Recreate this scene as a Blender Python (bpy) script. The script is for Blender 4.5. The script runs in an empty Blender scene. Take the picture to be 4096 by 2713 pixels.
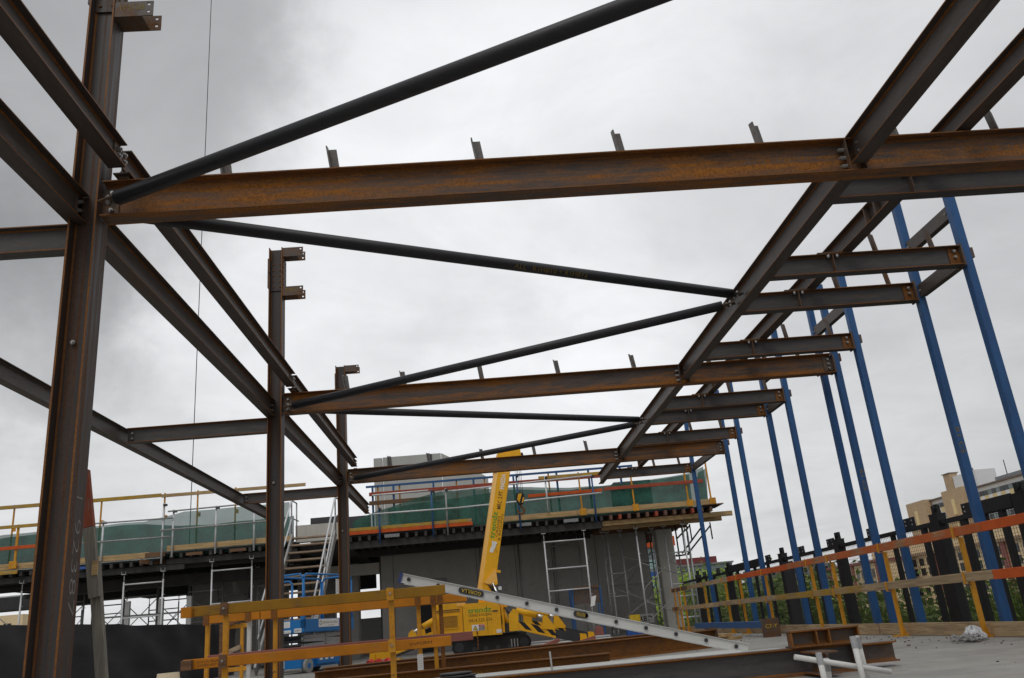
import bpy, math, random
from mathutils import Vector, Matrix
random.seed(11)
R = math.radians
SC = bpy.context.scene
COL = SC.collection

# ------------------------------------------------------------------ camera
CH = 0.52                                        # camera height above the slab
cd = bpy.data.cameras.new('camera'); cam = bpy.data.objects.new('camera', cd); COL.objects.link(cam)
p_, r_, y_ = R(19.109), R(-5.234), R(3.5745)
fwd = Vector((math.sin(y_)*math.cos(p_), math.cos(y_)*math.cos(p_), math.sin(p_)))
rt = Vector((math.cos(y_), -math.sin(y_), 0)); up = rt.cross(fwd)
rr = rt*math.cos(r_) + up*math.sin(r_); uu = -rt*math.sin(r_) + up*math.cos(r_)
mw = Matrix((rr, uu, -fwd)).transposed().to_4x4(); mw.translation = (0, 0, CH)
cam.matrix_world = mw
cd.sensor_width = 36; cd.lens = 36*3311.8/4096; cd.clip_start = .05; cd.clip_end = 4000
SC.camera = cam

# ------------------------------------------------------------------ world, sun, exposure
SUN_AZ, SUN_EL = R(202), R(52)
w = bpy.data.worlds.new('World'); SC.world = w; w.use_nodes = True
nt = w.node_tree; nt.nodes.clear()
def nn(nt, t, **k):
    n = nt.nodes.new(t)
    for a, b in k.items():
        if a == 'inp':
            for i, v in b.items(): n.inputs[i].default_value = v
        else: setattr(n, a, b)
    return n
def math_(nt, op, a, b=None, clamp=False):
    m = nn(nt, 'ShaderNodeMath', operation=op, use_clamp=clamp)
    for i, v in enumerate((a, b)):
        if v is None: continue
        if hasattr(v, 'is_linked') or hasattr(v, 'links'): nt.links.new(v, m.inputs[i])
        else: m.inputs[i].default_value = v
    return m.outputs[0]
def ramp_(nt, src, stops):
    r = nn(nt, 'ShaderNodeValToRGB')
    els = r.color_ramp.elements
    while len(els) < len(stops): els.new(.5)
    for e, (p, c) in zip(els, stops):
        e.position = p; e.color = (c, c, c, 1) if isinstance(c, (int, float)) else (*c, 1)
    nt.links.new(src, r.inputs[0]); return r.outputs[0]
def mix_(nt, f, a, b, kind='MIX'):
    m = nn(nt, 'ShaderNodeMix', data_type='RGBA', blend_type=kind)
    for i, v in ((0, f), (6, a), (7, b)):
        if hasattr(v, 'links'): nt.links.new(v, m.inputs[i])
        else: m.inputs[i].default_value = v if isinstance(v, (int, float)) else (*v, 1)
    return m.outputs[2]
tc = nn(nt, 'ShaderNodeTexCoord')
sky = nn(nt, 'ShaderNodeTexSky', sky_type='NISHITA', sun_disc=False)
sky.sun_elevation = SUN_EL; sky.sun_rotation = SUN_AZ; sky.air_density = 1.5; sky.dust_density = 3
sep = nn(nt, 'ShaderNodeSeparateXYZ'); nt.links.new(tc.outputs['Generated'], sep.inputs[0])
# clouds lie on a flat layer: divide by height so that they bunch up near the horizon
zz_ = math_(nt, 'ADD', math_(nt, 'MAXIMUM', sep.outputs[2], 0.0), .22)
cx = math_(nt, 'DIVIDE', sep.outputs[0], zz_); cy = math_(nt, 'DIVIDE', sep.outputs[1], zz_)
cmb = nn(nt, 'ShaderNodeCombineXYZ'); nt.links.new(cx, cmb.inputs[0]); nt.links.new(cy, cmb.inputs[1])
def cloud(scale, det, off, rough=.5, dist=0.):
    mp = nn(nt, 'ShaderNodeMapping'); mp.inputs['Location'].default_value = off
    nt.links.new(cmb.outputs[0], mp.inputs['Vector'])
    n = nn(nt, 'ShaderNodeTexNoise', inp={'Scale': scale, 'Detail': det, 'Roughness': rough, 'Distortion': dist})
    nt.links.new(mp.outputs[0], n.inputs['Vector']); return n.outputs[0]
dn = nn(nt, 'ShaderNodeTexNoise', inp={'Scale': 2.4, 'Detail': 8, 'Roughness': .6}); nt.links.new(tc.outputs['Generated'], dn.inputs['Vector'])
dsub = nn(nt, 'ShaderNodeVectorMath', operation='SUBTRACT', inp={1: (.5, .5, .5)}); nt.links.new(dn.outputs['Color'], dsub.inputs[0])
dsc = nn(nt, 'ShaderNodeVectorMath', operation='SCALE', inp={'Scale': .7}); nt.links.new(dsub.outputs[0], dsc.inputs[0])
dd = nn(nt, 'ShaderNodeVectorMath', operation='ADD'); nt.links.new(tc.outputs['Generated'], dd.inputs[0]); nt.links.new(dsc.outputs[0], dd.inputs[1])
dnm = nn(nt, 'ShaderNodeVectorMath', operation='NORMALIZE'); nt.links.new(dd.outputs[0], dnm.inputs[0])
def bank(az, el, r0, r1, amt, src=None):            # a darker cloud bank round one bearing, ragged by the noise above
    v = nn(nt, 'ShaderNodeVectorMath', operation='DOT_PRODUCT'); nt.links.new((src or dnm.outputs[0]), v.inputs[0])
    v.inputs[1].default_value = (math.sin(R(az))*math.cos(R(el)), math.cos(R(az))*math.cos(R(el)), math.sin(R(el)))
    m = nn(nt, 'ShaderNodeMapRange', interpolation_type='SMOOTHSTEP', inp={1: math.cos(R(r1)), 2: math.cos(R(r0)), 3: 1., 4: 1.-amt}); nt.links.new(v.outputs['Value'], m.inputs[0]); return m.outputs[0]
mid = ramp_(nt, cloud(1.25, 7, (7.3, 2.2, 1), .55, .3), [(.3, .86), (.68, 1.05)])
b_ = Vector((math.sin(R(-4))*math.cos(R(26)), math.cos(R(-4))*math.cos(R(26)), math.sin(R(26))))
vd = nn(nt, 'ShaderNodeVectorMath', operation='DOT_PRODUCT'); nt.links.new(tc.outputs['Generated'], vd.inputs[0]); vd.inputs[1].default_value = b_
glow = ramp_(nt, vd.outputs['Value'], [(0., .71), (.72, .74), (.88, .84), (.97, .93), (1., .96)])
zen = nn(nt, 'ShaderNodeMapRange', interpolation_type='SMOOTHSTEP', inp={1: .72, 2: 1., 3: 1., 4: 1.45}); nt.links.new(sep.outputs[2], zen.inputs[0])   # overcast sky is brightest overhead
wisp = ramp_(nt, cloud(3.4, 8, (1.7, 9.2, 4), .62, .6), [(.32, .93), (.66, 1.05)])
cl = mix_(nt, 1., mix_(nt, 1., mix_(nt, 1., glow, mid, 'MULTIPLY'), wisp, 'MULTIPLY'), zen.outputs[0], 'MULTIPLY')
for bk in ((-35, 38, 12, 26, .45), (-29, 21, 4, 13, .32), (-19, 13.5, 2, 8, .13), (48, 10, 6, 38, .20), (-4, 22, 0, 6, .06), (20, 30, 0, 8, .05), (5, 24, 0, 5, .07), (140, 30, 10, 50, .2), (-120, 35, 10, 45, .2)):
    cl = mix_(nt, 1., cl, bank(*bk), 'MULTIPLY')
tint = mix_(nt, 1., cl, (.992, 1., 1.02), 'MULTIPLY')
x10 = mix_(nt, 1., tint, (10, 10, 10), 'MULTIPLY')
fin = mix_(nt, .94, sky.outputs[0], x10)
bg = nn(nt, 'ShaderNodeBackground', inp={'Strength': .1}); nt.links.new(fin, bg.inputs[0])
ow = nn(nt, 'ShaderNodeOutputWorld'); nt.links.new(bg.outputs[0], ow.inputs[0])
sl = bpy.data.lights.new('sun', 'SUN'); sl.energy = .75; sl.angle = R(25); sl.color = (1, .97, .92)
so = bpy.data.objects.new('sun', sl); COL.objects.link(so)
sd = Vector((math.sin(SUN_AZ)*math.cos(SUN_EL), math.cos(SUN_AZ)*math.cos(SUN_EL), math.sin(SUN_EL)))
so.rotation_euler = sd.to_track_quat('Z', 'Y').to_euler(); so.location = sd*60
SC.view_settings.view_transform = 'Standard'; SC.view_settings.look = 'None'
SC.view_settings.exposure = 0; SC.view_settings.gamma = 1; SC.view_settings.use_curve_mapping = False
SC.render.engine = 'CYCLES'
SC.cycles.use_denoising = True; SC.cycles.denoiser = 'OPENIMAGEDENOISE'
SC.cycles.max_bounces = 6; SC.cycles.transparent_max_bounces = 16
SC.cycles.caustics_reflective = False; SC.cycles.caustics_refractive = False

# ------------------------------------------------------------------ materials
MATS = {}
def pmat(name, stretch=(1, 1, 1), fn=None, rough=.6, metal=0., spec=.4):
    m = bpy.data.materials.new(name); m.use_nodes = True; t = m.node_tree
    b = t.nodes['Principled BSDF']
    b.inputs['Roughness'].default_value = rough; b.inputs['Metallic'].default_value = metal
    b.inputs['Specular IOR Level'].default_value = spec
    co = nn(t, 'ShaderNodeTexCoord'); oi = nn(t, 'ShaderNodeObjectInfo')
    va = nn(t, 'ShaderNodeVectorMath', operation='ADD')
    t.links.new(co.outputs['Object'], va.inputs[0]); t.links.new(oi.outputs['Location'], va.inputs[1])
    def noise(scale, det=5, rough=.6, st=stretch, dist=0.):
        mp = nn(t, 'ShaderNodeMapping'); mp.inputs['Scale'].default_value = st
        t.links.new(va.outputs[0], mp.inputs[0])
        n = nn(t, 'ShaderNodeTexNoise', inp={'Scale': scale, 'Detail': det, 'Roughness': rough, 'Distortion': dist})
        t.links.new(mp.outputs[0], n.inputs['Vector']); return n.outputs[0]
    if fn: fn(t, b, noise)
    MATS[name] = m
    return m
def bump(t, b, h, s, d=.01):
    n = nn(t, 'ShaderNodeBump', inp={'Strength': s, 'Distance': d}); t.links.new(h, n.inputs['Height']); t.links.new(n.outputs[0], b.inputs['Normal'])
def steel(name, base, rust, lo, hi, stretch=(1, 1, 1), dark=(.025, .016, .012)):
    def fn(t, b, noise):
        n1 = noise(1.3, 6, .65); n2 = noise(9, 6, .7); n3 = noise(60, 3, .6, (1, 1, 1))
        f = math_(t, 'ADD', math_(t, 'MULTIPLY', n1, .55), math_(t, 'MULTIPLY', n2, .45))
        st = noise(2.6, 6, .7, tuple(q*q*q*.9 if q < 1 else q*2.2 for q in stretch))
        f = math_(t, 'ADD', math_(t, 'MULTIPLY', f, .62), math_(t, 'MULTIPLY', st, .38))
        f = ramp_(t, f, [(lo+.02, 0.), (hi-.03, 1.)])
        c = mix_(t, ramp_(t, n2, [(.35, 0.), (.75, 1.)]), base, tuple(x*1.7 for x in base))
        c = mix_(t, ramp_(t, noise(38, 4, .75), [(.58, 0.), (.70, .55)]), c, tuple(min(1, x*2.6) for x in base))
        ru = mix_(t, ramp_(t, n3, [(.35, 0.), (.7, 1.)]), rust, tuple(x*.45 for x in rust))
        c = mix_(t, f, c, ru)
        c = mix_(t, ramp_(t, noise(3.1, 7, .7), [(.56, 0.), (.75, .55)]), c, dark)
        t.links.new(c, b.inputs['Base Color'])
        t.links.new(ramp_(t, f, [(0, .48), (1, .85)]), b.inputs['Roughness'])
        bump(t, b, n3, .12, .004)
    return pmat(name, stretch, fn, spec=.35, metal=.0)
SX, SY, SZ = (.35, 2.2, 2.2), (2.2, .35, 2.2), (2.2, 2.2, .35)
RU = (.21, .085, .022)
steel('steel_x_rusty', (.062, .045, .037), (.36, .135, .020), .43, .60, SX)
steel('steel_x', (.055, .050, .049), (.16, .065, .02), .53, .70, SX)
steel('steel_y', (.058, .046, .040), (.14, .06, .02), .53, .72, SY)
steel('steel_z', (.040, .036, .035), (.13, .048, .014), .45, .64, (6, 6, .25))
steel('steel_pale', (.105, .098, .092), (.13, .06, .03), .5, .68, SY)
steel('rust_edge', (.11, .04, .010), (.30, .115, .016), .38, .64)
steel('rust_beam', (.085, .033, .010), (.27, .105, .015), .38, .62, SX)
steel('tube_dark', (.019, .019, .022), (.05, .03, .02), .66, .8, SX, (.014, .014, .016))
steel('steel_plate', (.07, .06, .055), (.19, .085, .028), .42, .62)
def plain(name, col, rough=.6, var=.25, scale=6, stretch=(1, 1, 1), metal=0., spots=None, spot_lo=.62, bumpv=.0, spec=.4):
    def fn(t, b, noise):
        n = noise(scale, 5, .6); n2 = noise(scale*7, 4, .6)
        f = math_(t, 'ADD', math_(t, 'MULTIPLY', n, .6), math_(t, 'MULTIPLY', n2, .4))
        c = mix_(t, ramp_(t, f, [(.3, 0.), (.7, 1.)]), tuple(x*(1-var) for x in col), tuple(min(1, x*(1+var)) for x in col))
        if spots: c = mix_(t, ramp_(t, noise(scale*2.3, 7, .75), [(spot_lo, 0.), (spot_lo+.07, .9)]), c, spots)
        t.links.new(c, b.inputs['Base Color'])
        t.links.new(ramp_(t, n2, [(0, max(.05, rough-.12)), (1, min(1, rough+.12))]), b.inputs['Roughness'])
        if bumpv: bump(t, b, f, bumpv, .01)
    return pmat(name, stretch, fn, rough, metal, spec)
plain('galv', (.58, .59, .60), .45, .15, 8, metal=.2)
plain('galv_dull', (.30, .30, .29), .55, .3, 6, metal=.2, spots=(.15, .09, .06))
plain('bolt', (.34, .33, .32), .4, .2, 30, metal=.6)
plain('blue_paint', (.018, .082, .225), .5, .28, 4, (2.5, 2.5, .5), spots=(.05, .07, .12), spot_lo=.60)
plain('blue_rail', (.025, .09, .33), .45, .15, 3)
plain('lift_blue', (.015, .17, .46), .4, .08, 3)
plain('yellow_paint', (.56, .25, .012), .55, .3, 5, spots=(.12, .06, .03), spot_lo=.60)
plain('crane_yellow', (.80, .40, .005), .42, .16, 3, spots=(.20, .09, .02), spot_lo=.65)
plain('crane_yellow_light', (.86, .47, .10), .4, .06, 3)  # paler yellow for small parts and the painted-in light on the boom's left
plain('black_paint', (.010, .010, .011), .5, .35, 5)
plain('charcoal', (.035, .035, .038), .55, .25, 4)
plain('rubber', (.02, .02, .021), .8, .3, 7)
plain('tyre_grey', (.30, .30, .29), .75, .12, 7)
plain('white', (.60, .60, .58), .5, .12, 10, spots=(.35, .33, .30))
plain('white_board', (.78, .78, .76), .5, .04, 3)
plain('grey_tape', (.33, .33, .34), .5, .2, 10)
plain('red', (.55, .03, .02), .5, .15, 4)
plain('green_ink', (.10, .30, .03), .5, .1, 4)
plain('black_ink', (.035, .02, .012), .6, .1, 4)
plain('white_ink', (.75, .74, .70), .6, .1, 4)
plain('yellow_ink', (.62, .42, .02), .6, .2, 10)
plain('chalk', (.27, .25, .24), .9, .5, 30)
plain('dull_yellow_ink', (.20, .14, .03), .8, .3, 20)
plain('navy_cap', (.03, .05, .16), .5)
plain('cream', (.58, .48, .33), .6, .1)
plain('faint_ink', (.13, .10, .085), .9, .3, 40)
plain('chrome', (.75, .75, .75), .2, .05, 3, metal=.9)
plain('lamp_glass', (.70, .72, .72), .2, .1, 3)
plain('aluminium', (.62, .62, .60), .45, .12, 5, SX, metal=.1, spots=(.33, .31, .28), spot_lo=.66)
plain('pale_steel', (.50, .50, .475), .5, .15, 2, SX, metal=.15, spots=(.26, .22, .17), spot_lo=.67)
plain('cable_black', (.012, .012, .013), .5)
plain('plastic_bag', (.55, .56, .57), .3, .3, 20)
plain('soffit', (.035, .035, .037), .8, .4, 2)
plain('joist_dark', (.045, .043, .042), .8, .3, 3)
plain('precast', (.40, .40, .38), .8, .10, 2, bumpv=.05)
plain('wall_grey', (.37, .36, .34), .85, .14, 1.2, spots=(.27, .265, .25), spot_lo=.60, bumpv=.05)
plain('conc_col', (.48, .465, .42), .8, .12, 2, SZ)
plain('dark_panel', (.05, .05, .055), .6, .3, 3)
plain('red_timber', (.26, .095, .075), .75, .25, 5, SX, spots=(.33, .22, .17), spot_lo=.66)
def wood(name, col, paint=None, amt=.5, st=(.5, 9, 9)):
    def fn(t, b, noise):
        g = noise(3, 6, .7, st, 1.2); n = noise(2.2, 5, .65, (1, 1, 1)); f = noise(26, 5, .7, (st[0]*.6, st[1]*.5, st[2]*.5))
        c = mix_(t, ramp_(t, g, [(.38, 0.), (.62, 1.)]), tuple(x*.62 for x in col), tuple(min(1, x*1.18) for x in col))
        if paint:
            k = math_(t, 'ADD', math_(t, 'MULTIPLY', n, .6), math_(t, 'MULTIPLY', f, .4))
            pc = mix_(t, ramp_(t, noise(5, 5, .6, (1, 1, 1)), [(.35, 0.), (.7, 1.)]), tuple(x*.75 for x in paint), paint)
            c = mix_(t, ramp_(t, k, [(amt-.05, 1.), (amt+.07, 0.)]), c, pc)
        t.links.new(c, b.inputs['Base Color']); bump(t, b, g, .15, .004)
    return pmat(name, st, fn, .75, spec=.3)
WY = (9, .5, 9)
wood('pine', (.46, .31, .15)); wood('pine_y', (.46, .33, .19), st=WY); wood('pine_grey_y', (.38, .275, .165), st=WY)
wood('orange_worn_y', (.36, .24, .13), (.55, .13, .035), .54, WY)
wood('orange_new_y', (.40, .24, .12), (.62, .11, .02), .80, WY)
wood('orange_plank', (.40, .22, .10), (.60, .10, .018), .70)
wood('red_plank', (.30, .16, .11), (.36, .075, .04), .62)
wood('yellow_plank', (.38, .26, .12), (.50, .30, .03), .50)
wood('lvl_yellow', (.22, .12, .04), (.36, .18, .014), .56)
wood('lvl_orange', (.36, .20, .07), (.56, .20, .010), .60)
wood('grey_timber_z', (.20, .18, .15), st=(9, 9, .5)); wood('brown_timber', (.16, .085, .045)); wood('brown_joist', (.15, .085, .06), st=WY)
wood('orange_timber_z', (.22, .18, .14), (.28, .065, .03), .51, (9, 9, .5))
wood('tread', (.36, .27, .19))
def conc(t, b, noise):
    n = noise(.8, 8, .65); n2 = noise(5, 6, .7); s = noise(1.1, 4, .6, (.4, 3., 1))
    f = math_(t, 'ADD', math_(t, 'MULTIPLY', n, .5), math_(t, 'MULTIPLY', n2, .5))
    c = mix_(t, ramp_(t, f, [(.32, 0.), (.66, 1.)]), (.20, .19, .17), (.345, .33, .30))
    c = mix_(t, ramp_(t, s, [(.52, 0.), (.72, .75)]), c, (.18, .172, .16))
    c = mix_(t, ramp_(t, noise(14, 5, .7), [(.66, 0.), (.72, .7)]), c, (.14, .12, .10))
    c = mix_(t, ramp_(t, noise(.55, 6, .6), [(.56, 0.), (.64, .5)]), c, (.19, .185, .17))
    c = mix_(t, ramp_(t, noise(2.3, 8, .75, (.25, 2.5, 1)), [(.60, 0.), (.68, .45)]), c, (.39, .375, .345))
    t.links.new(ramp_(t, noise(.9, 5, .6), [(.4, .85), (.62, .45)]), b.inputs['Roughness'])
    t.links.new(c, b.inputs['Base Color']); bump(t, b, n2, .08, .01)
pmat('concrete_floor', (1, 1, 1), conc, .8, spec=.3)
def cloth(name, col, transp, var=.35, sc=1.4):
    m = pmat(name, (1, 1, 1), None, .8); t = m.node_tree; b = t.nodes['Principled BSDF']
    def fn(t, b):
        co = nn(t, 'ShaderNodeTexCoord'); n = nn(t, 'ShaderNodeTexNoise', inp={'Scale': sc, 'Detail': 6, 'Roughness': .65}); t.links.new(co.outputs['Object'], n.inputs['Vector'])
        c = mix_(t, ramp_(t, n.outputs[0], [(.35, 0.), (.68, 1.)]), tuple(x*(1-var) for x in col), tuple(x*(1+var) for x in col))
        t.links.new(c, b.inputs['Base Color'])
        tl = nn(t, 'ShaderNodeBsdfTranslucent'); t.links.new(c, tl.inputs[0])
        tr = nn(t, 'ShaderNodeBsdfTransparent')
        m1 = nn(t, 'ShaderNodeMixShader', inp={0: .25}); t.links.new(b.outputs[0], m1.inputs[1]); t.links.new(tl.outputs[0], m1.inputs[2])
        m2 = nn(t, 'ShaderNodeMixShader', inp={0: transp}); t.links.new(m1.outputs[0], m2.inputs[1]); t.links.new(tr.outputs[0], m2.inputs[2])
        t.links.new(m2.outputs[0], t.nodes['Material Output'].inputs[0])
    fn(t, b); return m
cloth('green_mesh', (.027, .115, .083), .20, .45, 2.6); cloth('green_mesh_thin', (.026, .13, .095), .27, .3, 2.6)
def blackcloth(t, b, noise):
    n = noise(2.2, 6, .7, (.5, .5, 2)); s = noise(3.4, 5, .7, (.6, 1, 5))
    c = mix_(t, ramp_(t, n, [(.3, 0.), (.7, 1.)]), (.013, .013, .015), (.030, .030, .034))
    c = mix_(t, ramp_(t, s, [(.70, 0.), (.76, .8)]), c, (.16, .17, .20))
    t.links.new(c, b.inputs['Base Color'])
pmat('black_cloth', (1, 1, 1), blackcloth, .6)
def leafm(name, a, c_):
    m = pmat(name, (1, 1, 1), None, .6, spec=.25); t = m.node_tree; b = t.nodes['Principled BSDF']
    co = nn(t, 'ShaderNodeTexCoord'); n = nn(t, 'ShaderNodeTexNoise', inp={'Scale': .7, 'Detail': 4}); t.links.new(co.outputs['Object'], n.inputs['Vector'])
    c = mix_(t, ramp_(t, n.outputs[0], [(.35, 0.), (.65, 1.)]), a, c_); t.links.new(c, b.inputs['Base Color'])
    tl = nn(t, 'ShaderNodeBsdfTranslucent'); t.links.new(c, tl.inputs[0])
    mx = nn(t, 'ShaderNodeMixShader', inp={0: .3}); t.links.new(b.outputs[0], mx.inputs[1]); t.links.new(tl.outputs[0], mx.inputs[2])
    t.links.new(mx.outputs[0], t.nodes['Material Output'].inputs[0])
leafm('leaf_bright', (.20, .30, .035), (.31, .42, .055)); leafm('leaf_dark', (.07, .11, .025), (.15, .20, .04))
plain('bark', (.07, .055, .04), .9, .3, 6)
plain('sandstone', (.78, .61, .37), .85, .12, .5); plain('sandstone_dark', (.38, .27, .17), .85, .12, .5)
plain('red_brick', (.30, .12, .095), .85, .15, .6); plain('brown_brick', (.46, .34, .215), .85, .22, 1.6)
plain('tower_white', (.72, .73, .74), .7, .06, .5); plain('tower_cream', (.68, .56, .30), .7, .08, .5)
plain('roof_brown', (.16, .13, .115), .8, .15, .5); plain('far_grey', (.22, .23, .24), .7, .1, .4)
plain('window_dark', (.022, .026, .03), .25, .4, .6); plain('window_mid', (.16, .20, .20), .25, .3, .6)
plain('teal_glass', (.24, .40, .37), .2, .25, .25); plain('maroon', (.17, .035, .035), .6, .12, .4)
plain('city', (.10, .105, .095), .9, .4, .02)

# ------------------------------------------------------------------ mesh helpers
class MB:
    def __init__(s): s.v = []; s.f = []; s.m = []
    def add(s, vs, fs, m=0, ms=None):
        o = len(s.v); s.v += [Vector(x) for x in vs]
        for i, f in enumerate(fs): s.f.append([o+k for k in f]); s.m.append(ms[i] if ms else m)
        return s
    def box(s, c, d, m=0, rot=None):
        c = Vector(c); hx, hy, hz = d[0]/2, d[1]/2, d[2]/2
        vs = [Vector((x*hx, y*hy, z*hz)) for z in (-1, 1) for y in (-1, 1) for x in (-1, 1)]
        if rot is not None: vs = [rot @ q for q in vs]
        return s.add([c+q for q in vs], [(0, 2, 3, 1), (4, 5, 7, 6), (0, 1, 5, 4), (2, 6, 7, 3), (0, 4, 6, 2), (1, 3, 7, 5)], m)
    def bb(s, a, b, m=0): return s.box([(a[i]+b[i])/2 for i in range(3)], [abs(b[i]-a[i]) for i in range(3)], m)
    def cbox(s, a, b, c=.004, m=0):                 # box with chamfered edges along its longest axis
        d = [abs(b[i]-a[i]) for i in range(3)]; k = d.index(max(d)); i, j = [q for q in range(3) if q != k]
        lo = [min(a[q], b[q]) for q in range(3)]; w_, h_ = d[i], d[j]
        pr = [(c, 0), (w_-c, 0), (w_, c), (w_, h_-c), (w_-c, h_), (c, h_), (0, h_-c), (0, c)]
        vs = []
        for e in (0, 1):
            for (x, y) in pr:
                q = [0, 0, 0]; q[i] = lo[i]+x; q[j] = lo[j]+y; q[k] = lo[k]+e*d[k]; vs.append(q)
        return s.add(vs, [tuple(range(8))[::-1], tuple(range(8, 16))]+[(n, (n+1) % 8, 8+(n+1) % 8, 8+n) for n in range(8)], m)
    def prism(s, pr, p0, p1, up=(0, 0, 1), m=0, ms=None, cap=0):   # profile (across, up) extruded p0 -> p1
        p0, p1 = Vector(p0), Vector(p1); d = (p1-p0).normalized(); u = Vector(up); x = d.cross(u).normalized(); u = x.cross(d).normalized()
        n = len(pr); vs = [p+x*a+u*b for p in (p0, p1) for a, b in pr]
        fs = [(i, (i+1) % n, n+(i+1) % n, n+i) for i in range(n)]+[tuple(range(n))[::-1], tuple(range(n, 2*n))]
        return s.add(vs, fs, m, (ms+[cap, cap]) if ms else None)
    def bar(s, p0, p1, w_, h_, up=(0, 0, 1), m=0):
        return s.prism([(-w_/2, -h_/2), (w_/2, -h_/2), (w_/2, h_/2), (-w_/2, h_/2)], p0, p1, up, m)
    def tube(s, p0, p1, r, n=10, m=0, r2=None):
        p0, p1 = Vector(p0), Vector(p1); d = (p1-p0).normalized(); u = Vector((0, 0, 1)) if abs(d.z) < .9 else Vector((1, 0, 0))
        x = d.cross(u).normalized(); u = x.cross(d); r2 = r if r2 is None else r2
        vs = [p+(x*math.cos(2*math.pi*i/n)+u*math.sin(2*math.pi*i/n))*q for p, q in ((p0, r), (p1, r2)) for i in range(n)]
        return s.add(vs, [(i, (i+1) % n, n+(i+1) % n, n+i) for i in range(n)]+[tuple(range(n))[::-1], tuple(range(n, 2*n))], m)
    def path(s, pts, r, n=8, m=0):
        for a, b in zip(pts, pts[1:]): s.tube(a, b, r, n, m)
        return s
    def sheet(s, fn, nu, nv, m=0):
        vs = [fn(i/nu, j/nv) for j in range(nv+1) for i in range(nu+1)]
        return s.add(vs, [(j*(nu+1)+i, j*(nu+1)+i+1, (j+1)*(nu+1)+i+1, (j+1)*(nu+1)+i) for j in range(nv) for i in range(nu)], m)
    def poly(s, pts, ext, m=0):                      # flat polygon with thickness along ext
        n = len(pts); e = Vector(ext); a = [Vector(q) for q in pts]
        return s.add(a+[q+e for q in a], [tuple(range(n))[::-1], tuple(range(n, 2*n))]+[(i, (i+1) % n, n+(i+1) % n, n+i) for i in range(n)], m)
    def build(s, name, mats, parent=None, loc=(0, 0, 0), smooth=False):
        me = bpy.data.meshes.new(name); o_ = parent.location if parent is not None else Vector(loc)
        base = ORG.get(parent.name, o_) if parent is not None else Vector(loc)
        me.from_pydata([tuple(q-base) for q in s.v], [], s.f)
        if isinstance(mats, str): mats = [mats]
        for q in mats: me.materials.append(MATS[q])
        me.polygons.foreach_set('material_index', s.m)
        if smooth: me.polygons.foreach_set('use_smooth', [True]*len(s.f))
        me.update()
        ob = bpy.data.objects.new(name, me); COL.objects.link(ob)
        if parent is not None: ob.parent = parent; ORG[ob.name] = base
        else: ob.location = base; ORG[ob.name] = base
        return ob
ORG = {}
def tag(o, label, cat, group=None, kind=None):
    if label: o['label'] = label
    if cat: o['category'] = cat
    if group: o['group'] = group
    if kind: o['kind'] = kind
    return o
def thing(name, label, cat, loc=(0, 0, 0), group=None):
    o = bpy.data.objects.new(name, None); COL.objects.link(o); o.location = loc; o.empty_display_size = .2
    ORG[o.name] = Vector(loc); return tag(o, label, cat, group, 'thing')
def struct(name, mb, mats, loc=(0, 0, 0)): return tag(mb.build(name, mats, None, loc), None, None, None, 'structure')
def dup(o, loc, label=None, rotz=None, scale=None, parent=None):
    c = o.copy(); COL.objects.link(c); c.parent = parent
    if parent is None:
        c.location = loc
        if rotz is not None: c.rotation_euler = (0, 0, rotz)
        if scale is not None: c.scale = scale
        if label: c['label'] = label
    for ch in list(o.children): dup(ch, None, parent=c)
    return c
_bolts = {}
def bolt(parent, p, axis, r=.017, l=.022, mat='bolt'):
    k = (axis, r, l, mat)
    if k not in _bolts:
        a = {'x': Vector((1, 0, 0)), 'y': Vector((0, 1, 0)), 'z': Vector((0, 0, 1))}[axis]
        mb = MB(); mb.tube(-a*l, a*l, r, 6); mb.tube(-a*l*1.5, a*l*1.5, r*.55, 6)
        me = bpy.data.meshes.new('bolt'); me.from_pydata([tuple(q) for q in mb.v], [], mb.f); me.materials.append(MATS[mat]); _bolts[k] = me
    o = bpy.data.objects.new('bolt', _bolts[k]); COL.objects.link(o); o.parent = parent; o.location = Vector(p)-ORG[parent.name]; return o
def isec(w_, d, tw, tf, z0=0.):                     # I section and which of its faces rust most
    r = .012; a, t = w_/2, tw/2
    p = [(-a, 0), (a, 0), (a, tf), (t+r, tf), (t, tf+r), (t, d-tf-r), (t+r, d-tf), (a, d-tf), (a, d), (-a, d), (-a, d-tf), (-t-r, d-tf), (-t, d-tf-r), (-t, tf+r), (-t-r, tf), (-a, tf)]
    return [(x, y+z0) for x, y in p], [0, 1, 0, 1, 0, 1, 0, 1, 0, 1, 0, 1, 0, 1, 0, 1]
def ibeam(mb, p0, p1, w_, d, tw=.008, tf=.011, up=(0, 0, 1)):
    pr, ms = isec(w_, d, tw, tf); return mb.prism(pr, p0, p1, up, 0, ms, 0)
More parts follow.
